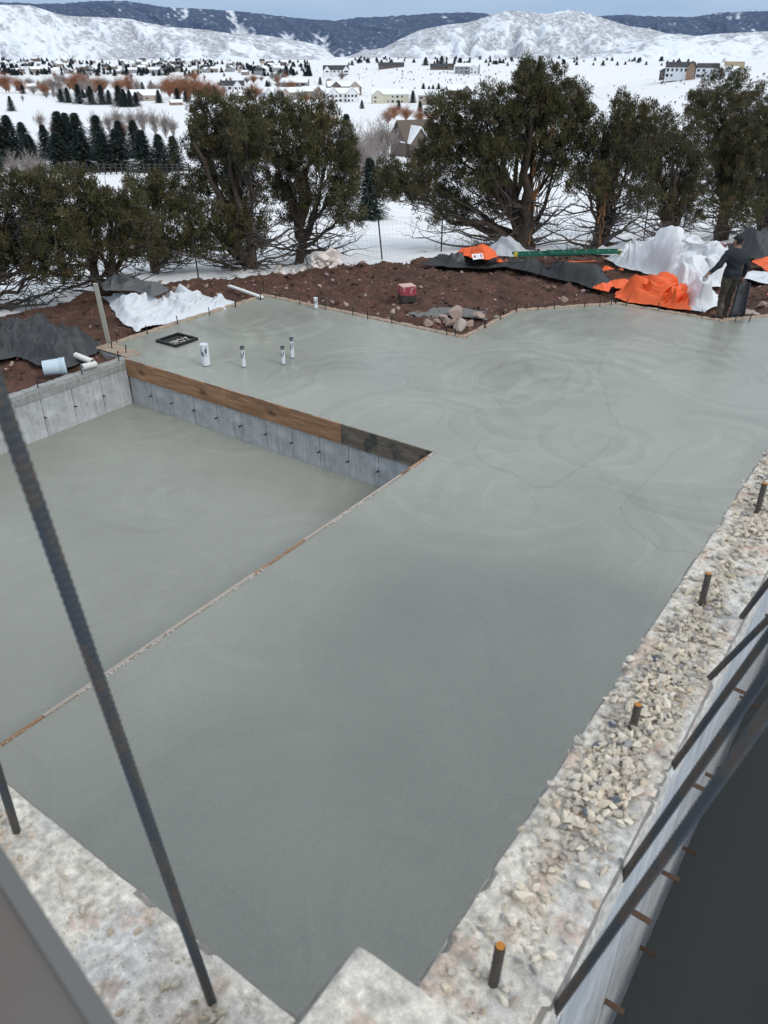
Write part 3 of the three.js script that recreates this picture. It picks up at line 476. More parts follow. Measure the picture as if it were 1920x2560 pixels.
{   // leaning wooden grade stake, white board, red painted block, bucket, corrugated pipe
  const p0 = onPlane(272, 858, -0.02), p1 = atDist(238, 708, -p0.z - 0.15), d = p1.clone().sub(p0), L = d.length(), g = new RoundedBoxGeometry(0.085, L, 0.035, 2, 0.004); g.translate(0, L / 2, 0);
  const m = single('wooden_stake', uvMetres(g), mat(0.40, 0.39, 0.34, 0.85), 'pale grey wooden stake leaning upright at the slab corner by the tarps', 'stake'); m.position.copy(p0); m.quaternion.setFromUnitVectors(new THREE.Vector3(0, 1, 0), d.normalize());
  const b0 = onPlane(572, 714, 0.0), b1 = onPlane(655, 743, 0.05), bd = b1.clone().sub(b0), bl = bd.length(), bg = new RoundedBoxGeometry(bl, 0.04, 0.09, 2, 0.005); const bm = single('white_board', bg, mat(0.82, 0.82, 0.82, 0.6), 'narrow white board lying from the dirt to the far slab corner', 'board'); bm.position.copy(b0).add(b1).multiplyScalar(0.5); bm.quaternion.setFromUnitVectors(new THREE.Vector3(1, 0, 0), bd.normalize());
  const rb = onPlane(1017, 748, -0.1), blockTex = makeTex(128, 128, (u, v) => v > 0.45 + 0.2 * (fbm(u * 6, 2, 3) - 0.5) ? mixc([160, 66, 80], [190, 150, 140], smooth(0.55, 0.7, fbm(u * 8, v * 8, 3))) : [62, 58, 56]);
  const rg = new RoundedBoxGeometry(0.36, 0.36, 0.31, 2, 0.015), r = thing('concrete_block', 'square block with red painted sides standing in the dirt', 'block', null, rb, 0.35); const rm = part('block_body', rg, mat(1, 1, 1, 0.9, { map: blockTex }), r); rm.position.y = 0.14; const rt = part('block_top', new RoundedBoxGeometry(0.345, 0.02, 0.295, 2, 0.008), mat(0.62, 0.42, 0.36, 0.9), r); rt.position.y = 0.327;
  const bk = onPlane(140, 935, -0.02), bkt = thing('bucket', 'pale blue plastic bucket lying on its side behind the wall', 'bucket', null, bk.clone().add(new THREE.Vector3(0, 0.13, 0)), 0.35), blue = mat(0.55, 0.66, 0.74, 0.5);
  const bb = part('bucket_body', new THREE.LatheGeometry([[0, 0.19], [0.13, 0.19], [0.13, 0.185], [0.148, -0.16], [0.155, -0.16], [0.155, -0.19], [0.145, -0.19]].map(([x, y]) => new THREE.Vector2(x, y)), 28), blue, bkt); bb.rotation.z = Math.PI / 2; for (const s of [-0.1, -0.13]) { const ring = part('rim_ring', new THREE.TorusGeometry(0.152, 0.008, 6, 28), blue, bkt); ring.rotation.y = Math.PI / 2; ring.position.x = -s; } 
  for (const [x0, y0, x1, y1, nm] of [[168, 880, 232, 905, 'white corrugated drain pipe poking out from the black fabric'], [205, 918, 240, 910, 'short white corrugated pipe end beside the bucket']]) {
    const c0 = onPlane(x0, y0, 0.08), c1 = onPlane(x1, y1, 0.06), L2 = c0.distanceTo(c1), pr = []; for (let k = 0; k <= 60; k++) pr.push(new THREE.Vector2(0.052 + 0.007 * Math.sin(k * Math.PI / 2.5), k / 60 * L2)); const cm = single('corrugated_pipe', new THREE.LatheGeometry(pr, 20), mat(0.72, 0.72, 0.70, 0.6), nm, 'pipe'); cm.position.copy(c0); cm.quaternion.setFromUnitVectors(new THREE.Vector3(0, 1, 0), c1.clone().sub(c0).normalize());
  }
}
// blurred form panel close to the camera at the lower edge
{
  const q0 = atDepth(0, 2112, 0.52), q1 = atDepth(295, 2560, 0.46), d = q1.clone().sub(q0), e0 = q0.clone().addScaledVector(d, -0.8), e1 = q1.clone().addScaledVector(d, 0.8), L = e0.distanceTo(e1);
  const t = thing('form_panel', 'weathered brown form panel with blue-grey steel edge leaning by the front wall', 'form panel', null, e0); const X = d.clone().normalize(), view = q0.clone().sub(new THREE.Vector3(0, EYE, 0)).normalize(), Z = view.clone().addScaledVector(X, -view.dot(X)).normalize(), Y = new THREE.Vector3().crossVectors(Z, X);
  if (Y.x < 0) { Y.negate(); X.negate(); t.position.copy(e1); }
  t.quaternion.setFromRotationMatrix(new THREE.Matrix4().makeBasis(X, Y, Z));
  const tex = makeTex(256, 256, (u, v) => { const n = fbm(u * 5, v * 5, 4, 5); return mixc([96, 90, 86], [100, 101, 100], smooth(0.35, 0.7, n)); });
  const face = part('face_sheet', box(0, L, -0.38, -0.012, 0.004, 0.02), mat(1, 1, 1, 0.8, { map: tex }), t); part('edge_rail', box(0, L, -0.012, 0, 0, 0.05), mat(0.125, 0.125, 0.122, 0.8), t);
}

// ------------------------------------------------------------------ junipers
const barkTex = makeTex(256, 256, (u, v) => { const n = fbm(u * 16, v * 4, 4, 16), k = 0.6 + 0.8 * n; return [96 * k, 84 * k, 74 * k]; });
const barkMat = mat(0.6, 0.56, 0.53, 0.95, { map: barkTex }), twigMat = mat(0.105, 0.09, 0.08, 0.95), rawWood = mat(0.34, 0.17, 0.07, 0.9);
function tuftGeo(seed, n, len, wid) {   // a spray of scale-leaved twiglets, mostly pointing up and out
  reseed(seed); const tb = new TB(), d = new THREE.Vector3(), s = new THREE.Vector3();
  for (let k = 0; k < n; k++) {
    const o = new THREE.Vector3(rr(-1, 1), rr(-0.9, 0.9), rr(-1, 1)); if (o.lengthSq() > 1) { k--; continue; } o.multiplyScalar(0.8);
    d.copy(o).multiplyScalar(0.7).add(new THREE.Vector3(rr(-0.6, 0.6), rr(-0.2, 1.2), rr(-0.6, 0.6))).normalize(); s.set(rr(-1, 1), rr(-1, 1), rr(-1, 1)).cross(d).normalize();
    const L = len * rr(0.6, 1.3), W = wid * rr(0.7, 1.3), p = o;
    const a = tb.v(p.x - s.x * W * 0.5, p.y - s.y * W * 0.5, p.z - s.z * W * 0.5), b = tb.v(p.x + s.x * W * 0.5, p.y + s.y * W * 0.5, p.z + s.z * W * 0.5), m = tb.v(p.x + d.x * L * 0.55 + s.x * W, p.y + d.y * L * 0.55 + s.y * W, p.z + d.z * L * 0.55 + s.z * W), m2 = tb.v(p.x + d.x * L * 0.5 - s.x * W, p.y + d.y * L * 0.5 - s.y * W, p.z + d.z * L * 0.5 - s.z * W), e = tb.v(p.x + d.x * L, p.y + d.y * L, p.z + d.z * L);
    tb.tri(a, b, m); tb.tri(a, m, m2); tb.tri(m2, m, e);
  }
  return tb.geo();
}
const TUFTS = [tuftGeo(1, 46, 0.62, 0.085), tuftGeo(2, 40, 0.8, 0.07)];
const leafMat = new THREE.MeshStandardMaterial({ color: rgb(1, 1, 1), roughness: 0.85, side: THREE.DoubleSide });
function curve(p0, p1, sag, n = 6, wob = 0.08) { const o = [], L = p0.distanceTo(p1); for (let k = 0; k <= n; k++) { const t = k / n, p = p0.clone().lerp(p1, t); const w = Math.sin(Math.PI * t); p.y += sag * L * w; if (k && k < n) p.add(new THREE.Vector3(rr(-1, 1), rr(-1, 1), rr(-1, 1)).multiplyScalar(wob * L * 0.35)); o.push(p); } return o; }
function juniper(base, lobes, seed, label, opt = {}) {
  const D = -base.z, t = thing('juniper_tree', label, 'tree', 'junipers along the edge of the site', base); reseed(seed);
  const ppm = FOC * 0.93 / D, L = lobes.map(([px, py, rx, ry, sparse, dz]) => { const p = atDist(px, py, D).sub(base); const r = new THREE.Vector3(rx / ppm * 0.92, ry / ppm / 0.9 * 0.88, (rx + ry) / 2 / ppm * 0.9); p.z = dz !== undefined ? dz : rr(-0.8, 0.8); return { p, r, s: (sparse || 0) * 0.65 }; });
  const bark = new TB(), twig = new TB(), R0 = opt.r || 0.16, nT = opt.trunks || 2, trunks = [];
  let topY = Math.max(...L.map(l => l.p.y)), cx = L.reduce((s, l) => s + l.p.x, 0) / L.length;
  for (let k = 0; k < nT; k++) { const top = new THREE.Vector3(cx * rr(0.4, 0.9) + rr(-0.7, 0.7), topY * rr(0.65, 0.88), rr(-0.6, 0.6)); const c = curve(new THREE.Vector3(rr(-0.12, 0.12) * k, -0.25, rr(-0.12, 0.12) * k), top, 0, 8, 0.09); trunks.push(c); tube(bark, c, R0 * rr(0.75, 1), 0.03, 8); }
  const spots = [], sparseTips = [];
  for (const l of L) {
    // limb to the lobe from the trunk, then fans of branches inside it
    const tr = trunks[(rnd() * nT) | 0], from = tr[clamp(Math.round((l.p.y / topY) * 0.55 * 8) - 1, 0, 6)], limb = curve(from.clone(), l.p.clone(), -0.04, 6, 0.1); tube(bark, limb, R0 * 0.38, 0.018, 6);
    const nb = Math.round(10 + 10 * l.r.x * l.r.y);
    for (let k = 0; k < nb; k++) {
      const u = new THREE.Vector3(rr(-1, 1), rr(-1, 1), rr(-1, 1)).normalize(), e = l.p.clone().add(u.multiply(l.r).multiplyScalar(rr(0.75, 1.02))), s = limb[2 + ((rnd() * 5) | 0)]; const c = curve(s.clone(), e, rr(-0.1, 0.06), 5, 0.14); tube(twig, c, 0.018, 0.005, 4);
      for (let m = 0; m < 3; m++) { const q = c[2 + ((rnd() * 3) | 0)], e2 = q.clone().add(new THREE.Vector3(rr(-1, 1), rr(-0.5, 1), rr(-1, 1)).normalize().multiplyScalar(rr(0.2, 0.6))); tube(twig, curve(q.clone(), e2, 0, 3, 0.2), 0.008, 0.003, 3); }
    }
    const area = l.r.x * l.r.y * 4 + 4 * l.r.x * l.r.z + 4 * l.r.y * l.r.z, n = Math.round(area * 43 * (1 - l.s));
    for (let k = 0; k < n; k++) {
      const u = new THREE.Vector3(rr(-1, 1), rr(-1, 1), rr(-1, 1)).normalize(); const lump = 0.72 + 0.5 * fbm(u.x * 2.2 + l.p.x * 3 + 20, u.y * 2.2 + u.z * 2.7 + l.p.y * 3 + 20, 3), rad = Math.pow(rnd(), 0.4) * lump; if (fbm(u.x * 2.6 + l.p.y * 5 + 60, u.y * 2.6 + u.z * 3.3 + 60, 2) < 0.44 + l.s * 0.12) continue;
      spots.push([l.p.clone().add(u.multiply(l.r).multiplyScalar(rad)), rr(0.065, 0.14) * (opt.size || 1)]);
    }
  }
  // bare lower twigs sweeping out
  for (let k = 0; k < (opt.bare || 60) * 0.28; k++) {
    const tr = trunks[(rnd() * nT) | 0], s = tr[1 + ((rnd() * 3) | 0)], an = rr(0, 6.28), len = rr(0.7, 2.2) * (opt.reach || 1), e = s.clone().add(new THREE.Vector3(Math.cos(an) * len, rr(-0.5, 0.9) * len * 0.5, Math.sin(an) * len * 0.7)); e.y = Math.max(e.y, 0.1);
    const c = curve(s.clone(), e, rr(-0.12, 0.05), 6, 0.12); tube(twig, c, rr(0.018, 0.045), 0.005, 4);
    for (let m = 0; m < 5; m++) { const q = c[2 + ((rnd() * 4) | 0)], e2 = q.clone().add(new THREE.Vector3(rr(-1, 1), rr(-0.3, 0.8), rr(-1, 1)).multiplyScalar(rr(0.25, 0.7))); tube(twig, curve(q.clone(), e2, 0, 4, 0.2), 0.009, 0.003, 3); }
  }
  if (opt.long) for (const [px, py, r] of opt.long) { const e = atDist(px, py, D).sub(base); e.z = rr(0, 0.6); const c = curve(trunks[0][1].clone(), e, -0.05, 8, 0.07); tube(twig, c, r, 0.008, 6); for (let m = 0; m < 16; m++) { const q = c[3 + ((rnd() * 6) | 0)], e2 = q.clone().add(new THREE.Vector3(rr(-0.8, 0.8), rr(-0.1, 0.8), rr(-0.8, 0.8))); tube(twig, curve(q.clone(), e2, 0, 4, 0.2), 0.011, 0.003, 4); } }
  part('trunk', uvMetres(bark.geo()), barkMat, t); part('branches', twig.geo(), twigMat, t);
  if (opt.raw) { const tb = new TB(); for (let k = 0; k < 16; k++) { const s = new THREE.Vector3(rr(-0.1, 0.12), rr(0.1, 2.4), 0.14 + rr(0, 0.06)); tube(tb, curve(s, s.clone().add(new THREE.Vector3(rr(-0.12, 0.12), rr(0.4, 0.9), rr(-0.05, 0.05))), 0, 4, 0.1), rr(0.02, 0.05), 0.006, 5); } part('torn_wood', tb.geo(), rawWood, t); }
  const M = new THREE.Matrix4(), q = new THREE.Quaternion(), e = new THREE.Euler();
  for (let v = 0; v < 2; v++) {
    const mine = spots.filter((_, k) => k % 2 === v), im = shadows(new THREE.InstancedMesh(TUFTS[v], leafMat, mine.length));
    mine.forEach(([p, s], k) => { q.setFromEuler(e.set(rr(-0.4, 0.4), rr(0, 6.28), rr(-0.4, 0.4))); im.setMatrixAt(k, M.compose(p, q, new THREE.Vector3(s, s * rr(0.9, 1.3), s))); const b = rr(0.6, 1.35), y = rnd(); im.setColorAt(k, y > 0.95 ? rgb(0.12 * b, 0.08 * b, 0.036 * b) : rgb((0.058 + 0.024 * y) * b, (0.060 + 0.010 * y) * b, 0.023 * b)); });
    im.name = 'crown'; im.userData.kind = 'stuff'; t.add(im);
  }
  return t;
}
const onGround = (px, py) => { const p = groundHit(px, py); return p; };
juniper(onGround(-60, 770), [[40, 470, 75, 45], [110, 480, 80, 60], [165, 450, 60, 35], [60, 560, 110, 80], [165, 560, 85, 80], [20, 640, 110, 70, 0.3], [150, 645, 90, 55, 0.35], [-90, 520, 110, 100]], 11, 'bushy juniper with low bare limbs sweeping over the snow beside the dirt', { bare: 90, reach: 1.3, long: [[170, 740, 0.05], [120, 770, 0.045], [200, 700, 0.04], [230, 690, 0.04]] });
juniper(onGround(252, 738), [[215, 445, 60, 35], [225, 500, 80, 65], [300, 500, 70, 55], [255, 570, 90, 60, 0.2], [340, 560, 60, 60, 0.2], [300, 630, 90, 50, 0.55], [190, 600, 60, 60, 0.3]], 12, 'juniper standing directly behind the white and grey tarp', { bare: 110, reach: 1.1 });
juniper(onGround(372, 682), [[350, 470, 60, 45], [400, 500, 60, 60], [330, 540, 60, 60, 0.1], [390, 575, 70, 60, 0.2], [440, 610, 60, 50, 0.5]], 13, 'smaller shaded juniper between two larger ones above a snow bank', { bare: 90, r: 0.12, trunks: 3 });
juniper(onGround(636, 672), [[602, 285, 75, 38], [512, 285, 48, 48], [555, 350, 105, 65], [495, 420, 95, 75], [590, 420, 90, 80], [615, 500, 80, 80], [455, 495, 65, 70], [525, 560, 110, 75, 0.1], [610, 590, 70, 50, 0.35], [470, 600, 80, 50, 0.6], [640, 350, 60, 60]], 14, 'large dense juniper rising beyond the far corner of the slab', { bare: 150, reach: 1.3, r: 0.2 });
juniper(onGround(742, 655), [[702, 285, 45, 35], [772, 300, 70, 50], [745, 360, 80, 60], [825, 370, 75, 65], [850, 440, 60, 75], [715, 430, 65, 70], [870, 510, 48, 50], [795, 480, 65, 60, 0.45], [720, 510, 50, 55, 0.5], [660, 330, 45, 45]], 15, 'open juniper with a single clear dark trunk by the dirty snow pile', { bare: 110, reach: 1.2, trunks: 1, r: 0.2, long: [[890, 600, 0.06], [870, 620, 0.05]] });
juniper(onGround(1318, 622), [[1320, 195, 38, 45], [1335, 245, 70, 60], [1370, 215, 45, 50], [1437, 240, 48, 40], [1220, 258, 52, 45], [1135, 290, 75, 55], [1249, 320, 95, 70], [1340, 325, 95, 80], [1135, 362, 95, 55], [1018, 443, 75, 55], [972, 450, 42, 60], [1085, 450, 85, 75], [1203, 402, 95, 75, 0.15], [1394, 391, 70, 65, 0.15], [1440, 310, 50, 60], [1120, 520, 85, 50, 0.7], [1250, 480, 80, 60, 0.7]], 16, 'tallest juniper with torn orange wood on its thick trunk', { bare: 190, reach: 1.7, r: 0.27, trunks: 3, raw: true, size: 1.05, long: [[1030, 590, 0.07], [1050, 640, 0.05], [1100, 560, 0.07], [1160, 600, 0.08], [1410, 500, 0.08], [1400, 560, 0.06]] });
juniper(onGround(1488, 628), [[1533, 285, 26, 48], [1515, 340, 75, 50], [1490, 400, 75, 55], [1596, 300, 45, 45], [1600, 375, 75, 60], [1560, 455, 95, 60, 0.3], [1450, 440, 60, 50, 0.4]], 17, 'juniper with a split leaning trunk behind the green ladder', { bare: 150, reach: 1.4, r: 0.2, trunks: 3, raw: true, long: [[1600, 520, 0.08], [1570, 480, 0.07], [1400, 620, 0.05]] });
juniper(onGround(1668, 612), [[1645, 320, 55, 48], [1690, 350, 55, 55], [1640, 390, 75, 55], [1700, 430, 70, 70], [1650, 480, 85, 60, 0.3], [1720, 510, 70, 50, 0.4]], 18, 'juniper rising directly behind the peak of the white plastic heap', { bare: 150, reach: 1.2, trunks: 3 });
juniper(onGround(1800, 598), [[1816, 222, 55, 48], [1741, 264, 48, 40], [1828, 290, 80, 60], [1775, 345, 85, 55], [1850, 380, 70, 60], [1790, 430, 90, 70], [1830, 500, 80, 60, 0.35]], 19, 'tall juniper standing behind the worker in the dark shirt', { bare: 140, reach: 1.2, trunks: 3, r: 0.2 });
juniper(onGround(1902, 592), [[1905, 270, 40, 50], [1925, 340, 70, 60], [1900, 440, 70, 70], [1990, 420, 80, 90], [1920, 500, 70, 50, 0.4]], 20, 'juniper beyond the dark tarp at the end of the row', { bare: 120, trunks: 3 });

// ------------------------------------------------------------------ spruces, bare trees
function spruceGeos(seed) {
  reseed(seed); const tr = new TB(), cr = new TB(); tube(tr, [new THREE.Vector3(0, -0.08, 0), new THREE.Vector3(0, 0.3, 0), new THREE.Vector3(0, 0.97, 0)], 0.02, 0.004, 6);
  for (let k = 0; k < 300; k++) {
    const h = 0.05 + 0.95 * Math.pow(k / 300, 1.15), R = 0.30 * Math.pow(1 - h, 0.8) * rr(0.65, 1.15) + 0.012, an = k * 2.39996 + rr(-0.3, 0.3), dx = Math.cos(an), dz = Math.sin(an), dr = -0.22 * R + 0.08 * R * rnd();
    for (let m = 0; m < 20; m++) {
      const t = rr(0.15, 1), w = 0.04 * (1.1 - t) + 0.018, sx = -dz, sz = dx, off = rr(-1, 1) * R * 0.28 * (1.1 - t), x = dx * R * t + sx * off, z = dz * R * t + sz * off, y = h + dr * t * t + rr(-0.012, 0.012), l = rr(0.03, 0.06), g = rr(0.6, 1.25), c = [0.024 * g, 0.042 * g, 0.033 * g];
      const a = tb3(cr, x - sx * w * 0.4, y, z - sz * w * 0.4, c), b = tb3(cr, x + sx * w * 0.4, y + rr(-0.008, 0.008), z + sz * w * 0.4, c), e = tb3(cr, x + dx * l + sx * rr(-0.01, 0.01), y - rr(0, 0.025), z + dz * l, c); cr.tri(a, b, e);
    }
  }
  for (let m = 0; m < 14; m++) { const a = rr(0, 6.28), c = [0.024, 0.042, 0.033]; const i = tb3(cr, 0, 1.01, 0, c), j = tb3(cr, Math.cos(a) * 0.012, 0.94, Math.sin(a) * 0.012, c), k = tb3(cr, -Math.sin(a) * 0.012, 0.94, Math.cos(a) * 0.012, c); cr.tri(i, j, k); }
  return [tr.geo(), cr.geo()];
}
function tb3(tb, x, y, z, c) { return tb.v(x, y, z, c); }
const SPRUCE = [spruceGeos(71), spruceGeos(72), spruceGeos(73)], vcMat = new THREE.MeshStandardMaterial({ vertexColors: true, roughness: 0.9, side: THREE.DoubleSide }), farBark = mat(0.09, 0.075, 0.065, 0.95);
let treeCount = 0;
function spruce(px, top, bot, label, group, wide = 1) {
  const p = groundHit(px, bot), h = atDist(px, top, -p.z).y - p.y, t = thing('spruce_tree', label, 'tree', group, p, treeCount * 1.7), v = treeCount++ % 3;
  part('trunk', SPRUCE[v][0], farBark, t); const c = part('crown', SPRUCE[v][1], vcMat, t); c.userData.kind = 'stuff'; t.scale.set(h * wide, h, h * wide); return t;
}
function bareGeos(seed, n, spread, up) {
  reseed(seed); const tr = new TB(), cr = new TB(); tube(tr, curve(new THREE.Vector3(0, -0.05, 0), new THREE.Vector3(rr(-0.03, 0.03), 0.6, 0), 0, 5, 0.05), 0.016, 0.008, 5);
  for (let k = 0; k < n; k++) {
    const h = rr(0.05, 0.55), an = rr(0, 6.28), s0 = new THREE.Vector3(rr(-0.05, 0.05), h, rr(-0.05, 0.05)), q0 = Math.sqrt(rnd()), e = new THREE.Vector3(Math.cos(an) * spread * q0, Math.max(h + 0.1, (1.05 - 0.55 * q0 * q0) * rr(0.6, 0.95)), Math.sin(an) * spread * q0), c = curve(s0, e, 0.05, 4, 0.12); tube(cr, c, 0.006, 0.0016, 3);
    for (let m = 0; m < 6; m++) { const q = c[1 + ((rnd() * 4) | 0)], e2 = q.clone().add(new THREE.Vector3(rr(-0.5, 0.5) * spread, rr(0.02, 0.2), rr(-0.5, 0.5) * spread)); tube(cr, [q.clone(), q.clone().lerp(e2, 0.5).add(new THREE.Vector3(0, 0.01, 0)), e2], 0.0035, 0.0012, 3); }
  }
  return [tr.geo(), cr.geo()];
}
const BARE = [bareGeos(81, 90, 0.42, 1), bareGeos(82, 80, 0.24, 1.1), bareGeos(83, 170, 0.5, 0.9)];
const willowM = mat(0.34, 0.16, 0.085, 0.95), goldM = mat(0.42, 0.29, 0.13, 0.95), aspenM = mat(0.33, 0.29, 0.27, 0.95), paleBark = mat(0.52, 0.49, 0.46, 0.9), reddish = mat(0.22, 0.12, 0.09, 0.95);
function bareTree(px, top, bot, v, m, bark, name, label, group, wide = 1) {
  const p = groundHit(px, bot), h = atDist(px, top, -p.z).y - p.y, t = thing(name, label, 'tree', group, p, treeCount++ * 2.1); part('trunk', BARE[v][0], bark, t); const c = part('crown', BARE[v][1], m, t); c.userData.kind = 'stuff'; t.scale.set(h * wide, h, h * wide); return t;
}
reseed(5);
for (const [x, t, b] of [[87, 335, 432], [156, 330, 430], [214, 325, 428], [266, 330, 428], [301, 322, 427], [365, 325, 430], [405, 335, 428], [440, 340, 426]]) spruce(x, t, b, 'dark spruce in the front of the row along the rail fence', 'front spruces along the rail fence', 1.75);
for (const [x, t, b] of [[12, 300, 410], [38, 288, 408], [70, 305, 400], [121, 312, 396], [162, 278, 398], [180, 282, 392], [205, 282, 398], [255, 288, 396], [307, 302, 394], [344, 300, 394], [-30, 300, 420], [-10, 345, 430]]) spruce(x, t, b, 'taller dark spruce standing behind the row along the rail fence', 'spruces behind the rail fence', 1.6);
for (const [x, t, b] of [[868, 285, 400], [925, 395, 548]]) spruce(x, t, b, x < 900 ? 'dark pointed spruce beside the pale bare aspens' : 'small spruce just behind the tallest juniper', null, 1.3);
for (const [x, t, b] of [[300, 262, 335], [330, 268, 335], [360, 262, 335], [390, 268, 340], [415, 275, 345], [435, 290, 345], [275, 280, 335], [105, 275, 330], [240, 275, 330]]) bareTree(x, t, b, 1, aspenM, aspenM, 'bare_tree', 'grey bare tree beyond the spruce row', 'bare trees beyond the spruces', 1.5);
for (const [x, t, b] of [[45, 375, 460], [80, 372, 462], [108, 380, 458]]) bareTree(x, t, b, 1, aspenM, paleBark, 'bare_tree', 'pale bare tree standing before the spruce row', 'bare trees before the spruces', 1.3);
for (const [x, t, b] of [[862, 300, 460], [880, 310, 470], [900, 305, 478], [915, 330, 460], [945, 290, 420], [965, 285, 420], [930, 300, 430]]) bareTree(x, t, b, 1, aspenM, paleBark, 'aspen_tree', 'pale bare aspen between the dark junipers', 'bare aspens', 1.1);
bareTree(808, 258, 345, 2, goldM, goldM, 'willow_tree', 'golden bare willow showing above the junipers', null, 1.1);
for (const [x, t, b] of [[310, 300, 350], [170, 305, 360], [150, 300, 360]]) bareTree(x, t, b, 2, reddish, reddish, 'bare_tree', 'reddish bare shrub tree among the spruces', 'reddish bare trees', 0.9);
for (const [x, t, b] of [[17, 178, 232], [50, 190, 232], [113, 205, 240], [190, 180, 236], [220, 186, 236], [249, 188, 234], [300, 190, 236], [325, 186, 238], [425, 188, 246], [445, 184, 250], [470, 184, 252], [495, 188, 254], [520, 196, 256], [540, 206, 256], [640, 208, 250], [620, 214, 250], [985, 258, 300], [1015, 262, 305], [1050, 270, 310], [1080, 275, 310], [970, 270, 312]]) bareTree(x, t, b, 2, willowM, willowM, 'willow_tree', x > 900 ? 'orange bare willow near the brown roofed house' : 'orange brown bare willow on the snowy valley floor', x > 900 ? 'willows near the brown house' : 'orange willows in the valley', 1.15);
for (const [x, t, b] of [[120, 190, 236], [135, 188, 238], [152, 190, 238], [208, 192, 240], [228, 195, 245], [345, 195, 240], [380, 200, 240], [400, 205, 245], [560, 208, 250], [700, 215, 252], [720, 212, 250], [745, 220, 255], [790, 222, 256]]) bareTree(x, t, b, 1, aspenM, aspenM, 'bare_tree', 'thin grey bare tree among the valley willows', 'grey trees in the valley', 1.5);
reseed(141);
for (let k = 0; k < 240; k++) { const x = rr(-20, 860), y = 200 + 60 * rnd(), hh = rr(14, 34); if (fbm(x / 50 + 7, y / 9, 2) < 0.5) continue; bareTree(x, y - hh, y, rnd() < 0.5 ? 1 : 2, rnd() < 0.4 ? willowM : aspenM, aspenM, 'bare_tree', 'bare tree scattered over the crowded valley floor', 'scattered valley trees', 1.2); }
for (let k = 0; k < 60; k++) { const x = rr(40, 900), y = 206 + 40 * rnd(), hh = rr(12, 26); if (fbm(x / 50 + 17, y / 14, 2) < 0.46) continue; spruce(x, y - hh, y, 'small spruce scattered between the valley houses', 'scattered valley spruces', 1.5); }
spruce(30, 240, 278, 'lone small spruce in the open snow field', null, 1.5);
for (const [x, t, b] of [[155, 222, 256], [172, 218, 258], [200, 210, 260], [230, 215, 262], [257, 212, 262], [275, 225, 262], [300, 213, 266], [313, 222, 268], [327, 225, 268], [342, 230, 266], [398, 224, 258], [445, 220, 256], [465, 228, 254], [358, 205, 235]]) spruce(x, t, b, 'dark spruce in the valley clump beside the orange willows', 'dark spruces in the valley', 1.6);
for (const [x, t, b] of [[680, 230, 262], [708, 230, 258], [1058, 208, 236], [1082, 212, 236], [1096, 208, 234], [1032, 226, 258], [997, 250, 276], [1050, 252, 280], [1250, 215, 240], [905, 250, 272], [1100, 222, 244], [1072, 215, 240]]) spruce(x, t, b, 'small dark spruce standing near the houses on the snowy rise', 'spruces among the houses', 1.5);

// rail fence before the spruces
{
  const f = thing('rail_fence', 'dark wooden rail fence running in front of the spruce row', 'fence'), wood = mat(0.05, 0.042, 0.038, 0.9); let prev = null;
  for (let k = 0; k <= 16; k++) { const p = groundHit(250 + k * 14, 436); const post = part('post', new THREE.BoxGeometry(0.16, 1.6, 0.16), wood, f); post.position.copy(p).add(new THREE.Vector3(0, 0.6, 0)); if (prev) for (const y of [0.45, 0.85, 1.25]) { const r = new TB(); tube(r, [prev.clone().add(new THREE.Vector3(0, y, 0)), p.clone().add(new THREE.Vector3(0, y, 0))], 0.06, 0.06, 5); part('rail', r.geo(), wood, f); } prev = p; }
}
// wire fence along the edge of the dirt
{
  const f = thing('wire_fence', 'thin wire mesh fence on dark metal posts along the snow edge', 'fence'), steel = mat(0.04, 0.04, 0.042, 0.7, { metalness: 0.3 }), wire = mat(0.22, 0.22, 0.23, 0.5, { metalness: 0.6 }); const w = new TB(); let prev = null;
  for (const [px, py, lean] of [[498, 704, 0.04], [640, 668, 0.02], [797, 641, 0.05], [956, 648, 0.12], [1103, 630, 0], [1290, 618, 0.05], [1500, 612, 0.03], [1608, 604, 0.02], [1702, 600, -0.03], [2000, 592, 0]]) {
    const p = groundHit(px, py); p.y -= 0.1; const q = p.clone().add(new THREE.Vector3(-lean, 1.25, 0)); const tb = new TB(); tube(tb, [p, q], 0.022, 0.022, 6); part('post', tb.geo(), steel, f);
    if (prev) { for (let k = 0; k < 8; k++) { const t = 0.12 + k * 0.12; tube(w, [prev[0].clone().lerp(prev[1], t), p.clone().lerp(q, t)], 0.0014, 0.0014, 3); } const n = Math.ceil(prev[0].distanceTo(p) / 0.16); for (let k = 1; k < n; k++) { const t = k / n; tube(w, [prev[0].clone().lerp(p, t), prev[1].clone().lerp(q, t).lerp(prev[0].clone().lerp(p, t), 0.05)], 0.0012, 0.0012, 3); } }
    prev = [p, q];
  }
  part('wire_mesh', w.geo(), wire, f);
}
// low sagebrush on the snowy rises
{
  reseed(90); const g = tuftGeo(3, 22, 0.9, 0.2), im = shadows(new THREE.InstancedMesh(g, mat(0.14, 0.125, 0.11, 0.95), 900)), M = new THREE.Matrix4(), q = new THREE.Quaternion(); let n = 0;
  for (let k = 0; k < 900; k++) { if (rnd() < 0.4) { rnd(); continue; } const px = rr(780, 1960), py = px < 1300 ? rr(172, 245) : rr(188, 330), p = groundHit(px, py), s = (0.15 + 0.6 * Math.pow(rnd(), 2)) * (px < 1300 ? 1.8 : 1) * (0.4 + fbm(px / 60, py / 20, 3)); im.setMatrixAt(n++, M.compose(p.add(new THREE.Vector3(0, s * 0.4, 0)), q, new THREE.Vector3(s, s, s))); }
  im.count = n; im.name = 'sagebrush'; tag(im, 'tiny sagebrush tufts dotting the snowy rises', 'brush', null, 'stuff'); scene.add(im);
}

